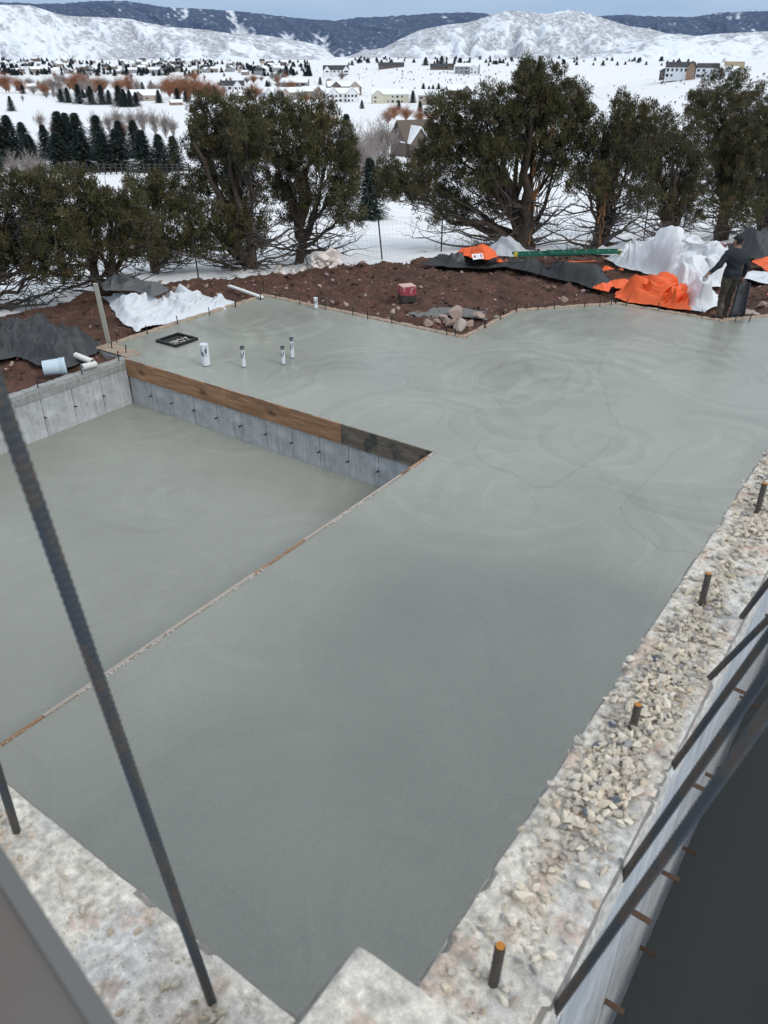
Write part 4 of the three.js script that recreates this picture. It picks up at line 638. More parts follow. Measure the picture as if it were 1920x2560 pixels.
// ------------------------------------------------------------------ houses
const HM = { white: mat(0.74, 0.75, 0.76, 0.8), cream: mat(0.58, 0.55, 0.44, 0.85), stone: mat(0.27, 0.23, 0.2, 0.9), brown: mat(0.13, 0.1, 0.085, 0.9), tan: mat(0.4, 0.33, 0.27, 0.9), wrap: mat(0.70, 0.73, 0.76, 0.7), wood: mat(0.30, 0.20, 0.13, 0.9), grey: mat(0.3, 0.3, 0.31, 0.85) };
const RM = { snow: mat(0.84, 0.86, 0.88, 0.8), dark: mat(0.045, 0.045, 0.05, 0.8), brown: mat(0.12, 0.095, 0.075, 0.9), tan: mat(0.34, 0.27, 0.18, 0.9) };
const paneMat = mat(0.03, 0.035, 0.045, 0.15), frameMat = mat(0.1, 0.1, 0.1, 0.7);
function gable(w, h, d, ov) {   // roof prism, ridge along x
  const x = w / 2 + ov, z = d / 2 + ov, t = 0.28, tb = new TB();
  const P = [[-x, 0, z], [x, 0, z], [-x, h, 0], [x, h, 0], [-x, 0, -z], [x, 0, -z], [-x, t, z], [x, t, z], [-x, h + t, 0], [x, h + t, 0], [-x, t, -z], [x, t, -z]].map(p => tb.v(...p));
  const q = (a, b, c, d2) => { tb.tri(P[a], P[b], P[c]); tb.tri(P[a], P[c], P[d2]); };
  q(6, 7, 9, 8); q(8, 9, 11, 10); q(0, 1, 7, 6); q(5, 4, 10, 11); q(0, 2, 3, 1); q(2, 4, 5, 3); q(0, 6, 8, 2); q(2, 8, 10, 4); q(1, 3, 9, 7); q(3, 5, 11, 9);
  return toCreasedNormals(tb.geo(), 0.4);
}
function gableWall(w, h, d) { const s = new THREE.Shape([new THREE.Vector2(-d / 2, 0), new THREE.Vector2(d / 2, 0), new THREE.Vector2(0, h)]), g = new THREE.ExtrudeGeometry(s, { depth: w, bevelEnabled: false }); g.translate(0, 0, -w / 2); g.rotateY(Math.PI / 2); return g; }
// blocks: [x, z, width, depth, wall height, roof height, ridge turned, wall, roof, window columns, window rows]
const WIDTHS = { 1745: 195, 840: 66, 1168: 60, 1105: 60, 978: 65, 860: 86, 855: 84, 740: 66, 728: 60, 785: 58, 975: 95, 1082: 70, 1145: 62, 605: 54, 667: 42, 582: 60, 365: 75, 441: 32, 70: 50, 1035: 100 };
function house(px, base, label, blocks, turn = 0, group, name = 'house') {
  const p = groundHit(px, base), face = Math.atan2(-p.x, -p.z), t = thing(name, label, 'house', group, p, face + turn);
  { let lo = 1e9, hi = -1e9; for (const [x, , w] of blocks) { lo = Math.min(lo, x - w / 2 - 0.5); hi = Math.max(hi, x + w / 2 + 0.5); } const zc = FOC * -p.z / ray(px, base).fw; t.scale.setScalar(WIDTHS[px] / FOC * zc / (hi - lo)); }
  for (const [x, z, w, d, h, rh, cross, wm, rm, nc, nr] of blocks) {
    const b = part('wall', new THREE.BoxGeometry(w, h + 1.5, d), HM[wm], t); b.position.set(x, h / 2 - 0.75, z);
    const W = cross ? d : w, Dp = cross ? w : d, gw = part('gable_wall', gableWall(W - 0.02, rh, Dp), HM[wm], t); gw.position.set(x, h - 0.01, z); const r = part('roof', gable(W, rh + 0.1, Dp, 0.5), RM[rm], t); r.position.set(x, h, z); if (cross) { gw.rotation.y = r.rotation.y = Math.PI / 2; }
    if (nc) { const g = new THREE.BoxGeometry(w / nc * 0.42, h / nr * 0.46, 0.08), fg = new THREE.BoxGeometry(w / nc * 0.42 + 0.25, h / nr * 0.46 + 0.25, 0.05); for (let i = 0; i < nc; i++) for (let j = 0; j < nr; j++) { const hh = hash2(px + i * 3, j * 7 + (x * 3 | 0) + 400); if (hh < 0.22) continue; const f = part('window', fg, wm === 'white' || wm === 'wrap' ? frameMat : RM.snow, t); f.position.set(x + (i + 0.5) / nc * w - w / 2, (j + 0.5) / nr * h, z + d / 2 + 0.03); f.scale.set(0.6 + 0.7 * hh, 0.75 + 0.4 * ((hh * 7) % 1), 1); const pn = part('pane', g, paneMat, f); pn.position.z = 0.03; } }
  }
  return t;
}
// the big white house under construction on the knoll
house(1745, 196, 'large white house under construction with black roofs on the knoll', [[-12, 0, 17, 10, 6.2, 2.6, 0, 'wrap', 'dark', 6, 2], [-4.5, 3.2, 5, 6, 6.6, 2.8, 1, 'wood', 'dark', 2, 2], [5, 0.5, 13, 9, 6, 2.2, 0, 'wrap', 'dark', 4, 2], [17, -2, 12, 9, 4.2, 2.4, 0, 'wrap', 'snow', 0, 0], [20, -7, 11, 9, 5.5, 3.6, 0, 'wrap', 'tan', 2, 1], [-22, -2, 5, 7, 3.6, 1.6, 1, 'brown', 'dark', 1, 1]], -0.12);
house(840, 190, 'long white house with dark gables on the crest of the rise', [[0, 0, 26, 12, 5.5, 4, 0, 'white', 'dark', 6, 2], [-10, 5, 7, 7, 5.5, 4, 1, 'white', 'dark', 1, 2], [10, 5, 7, 7, 5.5, 4, 1, 'white', 'dark', 1, 2]], 0.1);
house(1168, 184, 'pale house with a dark eave on the crest above the brown house', [[0, 0, 26, 14, 7, 3, 0, 'grey', 'snow', 5, 2], [9, 6, 8, 8, 6, 2.5, 1, 'white', 'snow', 2, 2]], -0.2);
house(1105, 174, 'low dark roofed house half hidden behind the snowy crest', [[0, 0, 34, 14, 2.5, 4.5, 0, 'brown', 'dark', 4, 1], [12, 3, 10, 12, 2.5, 5, 1, 'brown', 'dark', 1, 1]]);
house(978, 170, 'dark roof line showing over the crest of the snowy rise', [[0, 0, 36, 14, 2.5, 4, 0, 'brown', 'dark', 4, 1]]);
house(860, 238, 'dark brown three gabled house behind the white house', [[0, 0, 30, 12, 7, 4, 0, 'brown', 'snow', 6, 2], [-8, 4, 9, 8, 7, 4, 1, 'brown', 'snow', 2, 2], [9, 4, 9, 8, 7, 4, 1, 'tan', 'snow', 2, 2]], 0.15);
house(855, 256, 'white farmhouse with tall windows below the dark brown house', [[0, 0, 26, 10, 6.5, 3.5, 0, 'white', 'snow', 6, 2], [-8, 4, 8, 7, 6.5, 4, 1, 'white', 'snow', 2, 2], [7, 4, 9, 7, 6.5, 4, 1, 'white', 'snow', 3, 2]], 0.2);
house(740, 226, 'stone house with a hipped snowy roof above its neighbour', [[0, 0, 24, 12, 6.5, 3.5, 0, 'stone', 'snow', 4, 2]], -0.2);
house(728, 250, 'grey stone house with snowy gables beside bare trees', [[0, 0, 22, 11, 6.5, 4, 0, 'stone', 'snow', 4, 2], [-6, 4, 8, 7, 6, 4, 1, 'tan', 'snow', 2, 2]], 0.1);
house(785, 248, 'tan stone house with two front gables under snow', [[0, 0, 22, 11, 7, 4, 0, 'stone', 'snow', 4, 2], [5, 4, 9, 7, 7, 4.5, 1, 'tan', 'snow', 2, 2]], -0.1);
house(975, 258, 'cream house with a wide row of windows and snowy roof', [[0, 0, 30, 12, 6.5, 3.5, 0, 'cream', 'snow', 8, 2], [-10, 4, 9, 8, 6, 3.5, 1, 'cream', 'snow', 2, 2]], 0.05);
house(1082, 262, 'beige house with a plain snowy hipped roof and chimney', [[0, 0, 22, 12, 7, 4, 0, 'tan', 'snow', 4, 2], [8, 2, 7, 12, 6, 3.5, 1, 'tan', 'snow', 2, 1]], -0.3);
house(1145, 248, 'dark brown house with a snowy gable beside the beige one', [[0, 0, 24, 13, 8, 4.5, 0, 'brown', 'snow', 4, 2], [6, 4, 9, 9, 8, 4.5, 1, 'brown', 'snow', 2, 2]], 0.3);
house(605, 250, 'brown lodge with a broad snow covered roof in the valley', [[0, 0, 22, 13, 4.5, 4.5, 0, 'brown', 'snow', 4, 1], [5, 4, 8, 8, 4.5, 4, 1, 'brown', 'snow', 2, 1]], 0.3);
house(667, 246, 'pale gabled house between the lodge and the stone houses', [[0, 0, 18, 11, 6, 5, 0, 'grey', 'snow', 3, 2], [4, 4, 8, 7, 6, 5, 1, 'white', 'snow', 2, 2]], -0.2);
house(582, 226, 'house with a dark roof behind the willows', [[0, 0, 28, 12, 5, 5, 0, 'white', 'dark', 4, 1], [6, 4, 9, 8, 5, 5, 1, 'white', 'snow', 2, 1]]);
house(365, 252, 'brown timber lodge with snow patches among the dark spruces', [[0, 0, 30, 14, 5, 5, 0, 'tan', 'snow', 5, 1], [-9, 5, 9, 8, 5, 4, 1, 'brown', 'snow', 2, 1]], 0.2);
house(441, 263, 'small wooden shed with a snowy roof in the field', [[0, 0, 14, 9, 3, 2.6, 0, 'wood', 'snow', 2, 1]], 0.2);
house(70, 222, 'long low barn with a snow covered roof in the valley', [[0, 0, 44, 14, 5, 5, 0, 'tan', 'snow', 6, 1]], 0.2);
house(1035, 388, 'brown shingled house with snow patches behind the junipers', [[0, 0, 8.5, 8, 3, 4.2, 0, 'brown', 'brown', 3, 1], [-1.5, 3.5, 4.5, 4, 3, 3.2, 1, 'brown', 'snow', 1, 1]], 0.5);
// the town far across the valley
{
  reseed(95); const g = new THREE.BoxGeometry(1, 1, 1); let n = 0;
  for (let k = 0; k < 190; k++) {
    const px = 20 + 640 * rnd() + 60 * rnd(), py = 153 + 32 * rnd() + px * 0.006; if (fbm(px / 40, py / 6, 2) < 0.42) continue;
    const p = groundHit(px, py), t = thing('house', 'tiny house in the far town at the foot of the white hill', 'house', 'houses of the far town', p, rr(0, 3)), w = rr(9, 17), h = rr(4, 7);
    const b = part('wall', g, HM[['tan', 'grey', 'brown', 'white', 'stone'][k % 5]], t); b.scale.set(w, h, w * 0.7); b.position.y = h / 2; const r = part('roof', gable(w, h * 0.6, w * 0.7, 0.4), RM[k % 4 ? 'snow' : 'dark'], t); r.position.y = h; n++;
  }
  const im = shadows(new THREE.InstancedMesh(SPRUCE[0][1], vcMat, 1500)), M = new THREE.Matrix4(), q = new THREE.Quaternion(); n = 0;
  for (let k = 0; k < 1500 && n < 1500; k++) { const px = rr(-100, 780), py = 151 + 38 * rnd() + px * 0.004; if (fbm(px / 22, py / 5, 3) < 0.5) continue; const p = groundHit(px, py), s = rr(3, 9); im.setMatrixAt(n++, M.compose(p, q, new THREE.Vector3(s * 2, s, s * 2))); }
  for (let k = 0; k < 120 && n < 1500; k++) { const px = rr(850, 1750), p = groundHit(px, rr(146, 165)), s = rr(5, 11); im.setMatrixAt(n++, M.compose(p, q, new THREE.Vector3(s * 2.2, s, s * 2.2))); }
  im.count = n; im.name = 'far_trees'; tag(im, 'dark specks of trees between the far town houses', 'trees', null, 'stuff'); scene.add(im);
}

// ------------------------------------------------------------------ tarps and sheets
const creaseBump = makeTex(512, 512, (u, v) => { const n = 255 * (0.7 * (1 - Math.abs(2 * fbm(u * 8, v * 8, 3, 8) - 1)) + 0.3 * fbm(u * 30, v * 30, 2, 30)); return [n, n, n]; }, false);
// outline: [x, y, height] photograph pixels on the plane at that height; bumps: [x, y, distance, sigma metres]
function drape(name, outline, bumps, m, opt, label, category = 'tarp', parent, group) {
  const poly = outline.map(([x, y, h]) => { const p = onPlane(x, y, (h || 0) - 0.05); return [p.x, p.z]; }), xs = poly.map(p => p[0]), zs = poly.map(p => p[1]), base = opt.base ?? -0.05;
  const peaks = (bumps || []).map(([x, y, D, s]) => { const p = atDist(x, y, D); return [p.x, p.z, (p.y - base) * 0.92, s]; });
  const step = (opt.step || 0.045) * 0.62, x0 = Math.min(...xs) - 0.1, z0 = Math.min(...zs) - 0.1, nx = Math.ceil((Math.max(...xs) + 0.1 - x0) / step), nz = Math.ceil((Math.max(...zs) + 0.1 - z0) / step), tb = new TB(), id = new Int32Array((nx + 1) * (nz + 1)).fill(-1), f = opt.freq || 1.6, amp = opt.amp || 0.12, sd = opt.seed || 0;
  const edgeD = (x, z) => { let d = 1e9; for (let k = 0, l = poly.length - 1; k < poly.length; l = k++) { const [ax, az] = poly[l], dx = poly[k][0] - ax, dz = poly[k][1] - az, q = clamp(((x - ax) * dx + (z - az) * dz) / (dx * dx + dz * dz)); d = Math.min(d, Math.hypot(x - ax - dx * q, z - az - dz * q)); } return inPoly(poly, x, z) ? d : -d; };
  const wob = (x, z) => (fbm(x * 2.2 + sd, z * 2.2, 3) - 0.5) * 0.24;
  // the heap's body: overlapping rounded billows under the sheet
  const envAt = (x, z, d) => { let s = 0; const wx = x + (fbm(x * 1.3 + sd, z * 1.3 + 5, 2) - 0.5) * 0.5, wz = z + (fbm(x * 1.3 + 30, z * 1.3 + sd, 2) - 0.5) * 0.5; for (const [bx, bz, h, q] of peaks) s += Math.pow(Math.max(0.001, h * Math.exp(-Math.pow(Math.hypot(wx - bx, wz - bz) / q, 1.9))), 5); return Math.pow(s, 0.2) * smooth(-0.02, 0.45, d); };
  for (let j = 0; j <= nz; j++) for (let i = 0; i <= nx; i++) {
    const x = x0 + i * step, z = z0 + j * step, de = edgeD(x, z), d = de + wob(x, z); if (d < -0.02) continue;
    const e = 0.03, env = peaks.length ? envAt(x, z, d) : 0, gx = peaks.length ? (envAt(x + e, z, d) - env) / e : 0, gz = peaks.length ? (envAt(x, z + e, d) - env) / e : 0, il = 1 / Math.hypot(gx, 1, gz), n = [-gx * il, il, -gz * il];
    // creases are laid out over the sheet itself, so steep sides crumple like flat ones
    const su = x + env * 0.75, sv = z - env * 0.65, wx = su + (fbm(su * 1.1 + sd, sv * 1.1, 2) - 0.5) * 1.2, wz = sv + (fbm(su * 1.1 + 40, sv * 1.1 + sd, 2) - 0.5) * 1.2;
    const tri = (a2, b2) => 1 - Math.abs(2 * vnoise(a2, b2) - 1);
    const fold = (q, k) => { const ca = Math.cos(q), sa = Math.sin(q); return tri((wx * ca + wz * sa) * f * k * 1.5 + sd, (wz * ca - wx * sa) * f * k * 0.42 + 7); }, mask = smooth(0.38, 0.62, fbm(su * 0.9 + sd * 2, sv * 0.9, 2));
    const c1 = lerp(fold(0.5 + sd, 1), fold(1.9 + sd, 1), mask), c2 = lerp(fold(1.2 + sd, 2.2), fold(2.6 + sd, 2), mask), c3 = tri(wx * f * 4.3 + 3, wz * f * 4.1 + sd), c4 = tri(wx * f * 8.5 + 9, wz * f * 8 + sd), low = fbm(su * 1.5 + sd, sv * 1.5 + 9, 2) - 0.4;
    const off = smooth(-0.02, opt.soft || 0.3, d) * amp * (0.8 * low + 0.75 * Math.pow(c1, 3) + 0.5 * Math.pow(c2, 2) + 0.24 * c3 + 0.1 * c4 - 0.36);
    const y = base + 0.03 + 0.02 * (opt.over || 0) + env + Math.max(off * n[1], -0.05 - env * 0.3) + (d < 0.12 ? 0.015 * c2 : 0);
    id[j * (nx + 1) + i] = tb.v(x + off * n[0], y, z + off * n[2]);
  }
  for (let j = 0; j < nz; j++) for (let i = 0; i < nx; i++) { const q = [id[j * (nx + 1) + i], id[j * (nx + 1) + i + 1], id[(j + 1) * (nx + 1) + i], id[(j + 1) * (nx + 1) + i + 1]]; if (q[0] >= 0 && q[1] >= 0 && q[2] >= 0) tb.tri(q[0], q[2], q[1]); if (q[1] >= 0 && q[2] >= 0 && q[3] >= 0) tb.tri(q[1], q[2], q[3]); }
  const g = tb.geo(1.2); return parent ? part(name, g, m, parent) : single(name, g, m, label, category, group);
}
const sheet = (r, g, b, rough, bump = 0.01) => mat(r, g, b, rough, { bumpMap: creaseBump, bumpScale: bump });
const whitePoly = new THREE.MeshPhysicalMaterial({ color: rgb(0.82, 0.84, 0.87), roughness: 0.45, transmission: 0.12, thickness: 0, side: THREE.DoubleSide, bumpMap: creaseBump, bumpScale: 0.02 });
const clearPoly = new THREE.MeshPhysicalMaterial({ color: rgb(0.62, 0.65, 0.69), roughness: 0.5, transmission: 0.3, thickness: 0, side: THREE.DoubleSide, bumpMap: creaseBump, bumpScale: 0.012 });
const orange = sheet(0.86, 0.13, 0.025, 0.5), black = sheet(0.018, 0.02, 0.022, 0.42), charcoal = sheet(0.045, 0.048, 0.053, 0.6), grey = sheet(0.11, 0.115, 0.12, 0.7), silver = sheet(0.66, 0.69, 0.73, 0.5), maroon = sheet(0.2, 0.02, 0.04, 0.6);
const c4 = l => l.map(([x, y, h]) => [960 + x * 0.5787, 200 + y * 0.5787, h]), c5 = l => l.map(([x, y, h]) => [x * 0.3858, 650 + y * 0.3858, h]), c7 = l => l.map(([x, y, h]) => [1200 + x * 0.434, 540 + y * 0.434, h]);
const b4 = l => l.map(([x, y, D, s]) => [960 + x * 0.5787, 200 + y * 0.5787, D, s]), b5 = l => l.map(([x, y, D, s]) => [x * 0.3858, 650 + y * 0.3858, D, s]), b7 = l => l.map(([x, y, D, s]) => [1200 + x * 0.434, 540 + y * 0.434, D, s]);
drape('tarp', c5([[665, 250], [760, 240], [1000, 280], [1180, 215], [1320, 235], [1535, 288], [1480, 335], [1150, 405], [1060, 430], [950, 445], [890, 472], [800, 425], [760, 350]]), b5([[1180, 270, 18.0, 1.2], [850, 340, 17.2, 0.9]]), silver, { amp: 0.26, seed: 3, freq: 1.8 }, 'white insulated tarp bunched on the dirt beside the slab edge');
drape('tarp', c5([[668, 250], [720, 205], [830, 190], [960, 235], [1090, 275], [1100, 300], [1000, 335], [870, 300], [700, 300]]), b5([[790, 200, 18.6, 0.9], [900, 230, 18.2, 0.7], [1000, 265, 17.9, 0.6]]), grey, { amp: 0.26, seed: 9, over: 8, base: 0.1 }, 'grey felt sheet folded over the white insulated tarp');
drape('tarp', c5([[-120, 440], [0, 455], [150, 470], [250, 500], [480, 510], [650, 545], [600, 620], [500, 690], [380, 722], [230, 690], [100, 640], [0, 660], [-120, 680]]), b5([[180, 465, 15.8, 1.0], [480, 480, 15.6, 0.7], [330, 600, 14.7, 0.7]]), charcoal, { amp: 0.46, seed: 15, freq: 2.3 }, 'crumpled black landscape fabric heaped behind the concrete wall');
{ // long black tarp with orange hems and its folded orange side
  const t = thing('tarp', 'long black tarp with orange hems stretched before the ladder', 'tarp');
  drape('black_side', c4([[145, 806], [230, 770], [300, 735, 0.3], [400, 722, 0.3], [560, 770, 0.1], [640, 768, 0.2], [760, 785, 0.2], [900, 800, 0.2], [1000, 845, 0.2], [985, 890], [930, 915], [850, 890], [750, 870], [640, 840], [520, 815], [400, 822], [260, 812]]), b4([[640, 775, 19.9, 0.9], [820, 805, 19.1, 0.9], [930, 840, 18.6, 0.6]]), black, { amp: 0.25, seed: 21, freq: 1.5 }, '', '', t);
  drape('orange_side', c4([[262, 770, 0.2], [330, 742, 0.3], [420, 735, 0.35], [485, 732, 0.4], [492, 800, 0.05], [440, 822], [380, 815], [310, 800]]), b4([[350, 745, 20.9, 0.7], [410, 732, 20.9, 0.8], [465, 732, 20.8, 0.7]]), orange, { amp: 0.16, seed: 24, over: 7, base: 0.05, soft: 0.15 }, '', '', t);
  drape('hem', c4([[905, 918], [960, 932], [1000, 850, 0.3], [975, 845, 0.3], [940, 905], [905, 908]]), b4([[980, 850, 18.5, 0.5]]), orange, { amp: 0.06, seed: 26, over: 3, soft: 0.1 }, '', '', t);
  drape('hem', c4([[480, 800], [560, 785, 0.1], [600, 765, 0.2], [620, 772, 0.2], [560, 800], [490, 812]]), [], orange, { amp: 0.1, seed: 27, over: 5, soft: 0.1 }, '', '', t);
  const lab = part('printed_label', new THREE.PlaneGeometry(0.3, 0.15), mat(1, 1, 1, 0.6, { map: makeTex(64, 32, (u, v) => (u > 0.12 && u < 0.34 && v > 0.3 && v < 0.75) || (u > 0.75 && u < 0.88 && v > 0.2 && v < 0.85) ? [140, 60, 70] : (u > 0.4 && u < 0.7 && Math.sin(v * 40) > 0.2) ? [190, 190, 200] : [235, 235, 240]) }), t);
  lab.position.copy(atDist(960 + 405 * 0.5787, 200 + 762 * 0.5787, 20.25)); lab.rotation.set(-0.75, 0.25, 0.25);
}
drape('tarp', c4([[930, 820, 0.2], [965, 785, 0.25], [1030, 815, 0.2], [1020, 840]]), b4([[970, 795, 19.6, 0.4]]), orange, { amp: 0.12, seed: 29, over: 6 }, 'small orange tarp corner sticking up beside the white plastic heap');
drape('tarp', c7([[455, 272, 0.1], [640, 265, 0.1], [660, 285], [470, 285]]), [], orange, { amp: 0.08, seed: 30, over: 4, soft: 0.1 }, 'thin orange tarp strip lying below the green ladder');
drape('tarp', c7([[735, 400], [830, 385], [860, 395], [840, 440], [775, 440]]), [], orange, { amp: 0.12, seed: 34, over: 3 }, 'flat orange flap joining the black tarp and the orange heap');
drape('tarp', c7([[780, 478], [810, 430], [840, 400, 0.1], [930, 370, 0.2], [1040, 360, 0.25], [1120, 400, 0.2], [1180, 430, 0.1], [1225, 512], [1205, 550], [1080, 540], [960, 515], [850, 505]]), b7([[880, 430, 18.3, 0.4], [1040, 405, 18.3, 0.38], [1130, 470, 17.9, 0.35], [940, 475, 17.8, 0.35]]), orange, { amp: 0.46, seed: 40, freq: 2.3, step: 0.035 }, 'crumpled bright orange tarp heaped at the slab edge');
drape('plastic_sheet', c7([[720, 255], [800, 300], [900, 325], [1000, 350], [1120, 420], [1160, 490], [1215, 545], [1290, 562], [1378, 522], [1372, 470], [1310, 420], [1400, 418], [1480, 330], [1470, 270], [1400, 225], [1250, 205], [950, 205], [800, 225]]), b7([[1080, 75, 20.4, 0.5], [1225, 120, 20.6, 0.5], [1010, 160, 20.8, 0.6], [1150, 235, 20.2, 0.9], [1290, 245, 20.2, 0.9], [1200, 330, 19.2, 1.0], [900, 235, 20.4, 0.9], [1330, 440, 17.7, 0.5], [1260, 420, 17.9, 0.5], [1380, 240, 20.0, 0.8]]), whitePoly, { amp: 0.42, seed: 50, freq: 1.7, step: 0.042 }, 'tall crumpled heap of white plastic sheeting behind the orange tarp', 'plastic sheet');
drape('plastic_sheet', c4([[390, 745], [470, 735], [560, 740], [660, 752], [600, 770], [470, 765]]), b4([[540, 668, 23.2, 0.7], [450, 705, 23.0, 0.6], [600, 715, 23.2, 0.6]]), clearPoly, { amp: 0.2, seed: 55 }, 'pale translucent plastic sheet draped at the foot of the tallest juniper', 'plastic sheet');
drape('plastic_sheet', c4([[760, 752], [900, 742], [1010, 722], [1160, 700], [1210, 710], [1170, 760], [1060, 772], [900, 757]]), b4([[1150, 700, 22.4, 0.7], [1040, 722, 22.4, 0.6]]), clearPoly, { amp: 0.2, seed: 57 }, 'greyish plastic sheet trailing along the ground behind the ladder', 'plastic sheet');
drape('tarp', c4([[1460, 745], [1500, 770], [1600, 780], [1800, 790], [1900, 740], [1700, 720], [1500, 720]]), b4([[1510, 660, 21.8, 0.9], [1620, 655, 21.8, 1.1], [1740, 660, 21.6, 1.2]]), charcoal, { amp: 0.45, seed: 60 }, 'dark grey tarp mounded behind the worker');
drape('tarp', c4([[1375, 722], [1400, 735], [1470, 740], [1478, 715], [1420, 705]]), b4([[1458, 645, 22.2, 0.45], [1425, 680, 22.2, 0.45]]), maroon, { amp: 0.14, seed: 62 }, 'dark red tarp corner standing up beside the dark grey tarp');
drape('tarp', c4([[1575, 800], [1600, 775, 0.1], [1800, 790, 0.1], [1800, 870], [1660, 850]]), [], orange, { amp: 0.14, seed: 64, over: 4 }, 'flat orange tarp beyond the worker');
drape('plastic_sheet', c4([[1520, 850], [1590, 832], [1800, 860], [1800, 930], [1640, 890]]), [], silver, { amp: 0.14, seed: 66, over: 1 }, 'white sheet lying on the dirt past the worker', 'plastic sheet');
drape('tarp', c4([[1640, 935], [1680, 915], [1700, 945], [1660, 950]]), [], orange, { amp: 0.1, seed: 68, over: 1 }, 'scrap of orange tarp on the dirt beside the rocks near the worker');
const dirtySnow = mat(0.78, 0.71, 0.66, 0.9, { bumpMap: topBump, bumpScale: 0.05 });
{
  reseed(170); const gs = [], lump = (px, py, w, up) => { const p = groundHit(px, py), g = ROCKS[(rnd() * 4) | 0].clone(), s = w * 0.012; g.scale(s * rr(0.9, 1.4), s * rr(0.9, 1.3), s); g.rotateY(rr(0, 6)); g.rotateZ(rr(-0.5, 0.5)); g.translate(p.x, p.y + s * 0.4 + up, p.z); gs.push(g); };
  for (let k = 0; k < 26; k++) lump(rr(785, 852), rr(668, 684), rr(8, 19), rr(0, 0.28) ); lump(800, 676, 30, 0.2); lump(828, 674, 32, 0.25);
  for (let k = 0; k < 40; k++) lump(rr(685, 960), rr(668, 690) + (k % 2 ? 6 : 0), rr(3, 10), 0);
  single('snow_pile', mergeGeometries(gs), dirtySnow, 'lumpy dirty snow pile at the edge of the brown dirt', 'snow pile');
}
// pale cement spill around the red block, real crusts of dried slurry
drape('cement_spill', [[1020, 775], [1080, 760], [1150, 762], [1215, 772], [1210, 790], [1130, 783], [1060, 790]], [], mat(0.16, 0.16, 0.155, 0.9, { bumpMap: topBump, bumpScale: 0.02 }), { amp: 0.06, seed: 75, base: -0.155, freq: 2.5 }, 'grey spilled concrete drying on the dirt between the red block and boulders', 'concrete spill');

// ------------------------------------------------------------------ ladder
{
  const p0 = onPlane(1286, 645, 0.1), p1 = onPlane(1549, 640, 0.1), d = p1.clone().sub(p0), L = d.length(), t = thing('extension_ladder', 'green fibreglass extension ladder lying on its side behind the tarps', 'ladder', null, p0.clone(), Math.atan2(-d.z, d.x)), green = mat(0.012, 0.13, 0.085, 0.5), alu = mat(0.55, 0.56, 0.57, 0.4, { metalness: 0.7 });
  for (const [x0, x1, z, y] of [[0, L * 0.62, 0.0, 0.05], [L * 0.32, L, 0.06, 0.09]]) for (const s of [0, 1]) { const r = part('rail', new RoundedBoxGeometry(x1 - x0, 0.075, 0.03, 2, 0.006), green, t); r.position.set((x0 + x1) / 2, y + 0.02, z - s * 0.3); if (!s) for (let k = 0; k < (x1 - x0) / 0.32; k++) { const g = part('rung', new THREE.CylinderGeometry(0.017, 0.017, 0.3, 10).rotateX(Math.PI / 2), alu, t); g.position.set(x0 + 0.14 + k * 0.32, y + 0.02, z - 0.15); } }
  for (const x of [0.02, L - 0.03]) { const f = part('foot_cap', new RoundedBoxGeometry(0.09, 0.12, 0.05, 2, 0.01), mat(0.6, 0.5, 0.05, 0.6), t); f.position.set(x, 0.1, 0.03); }
}
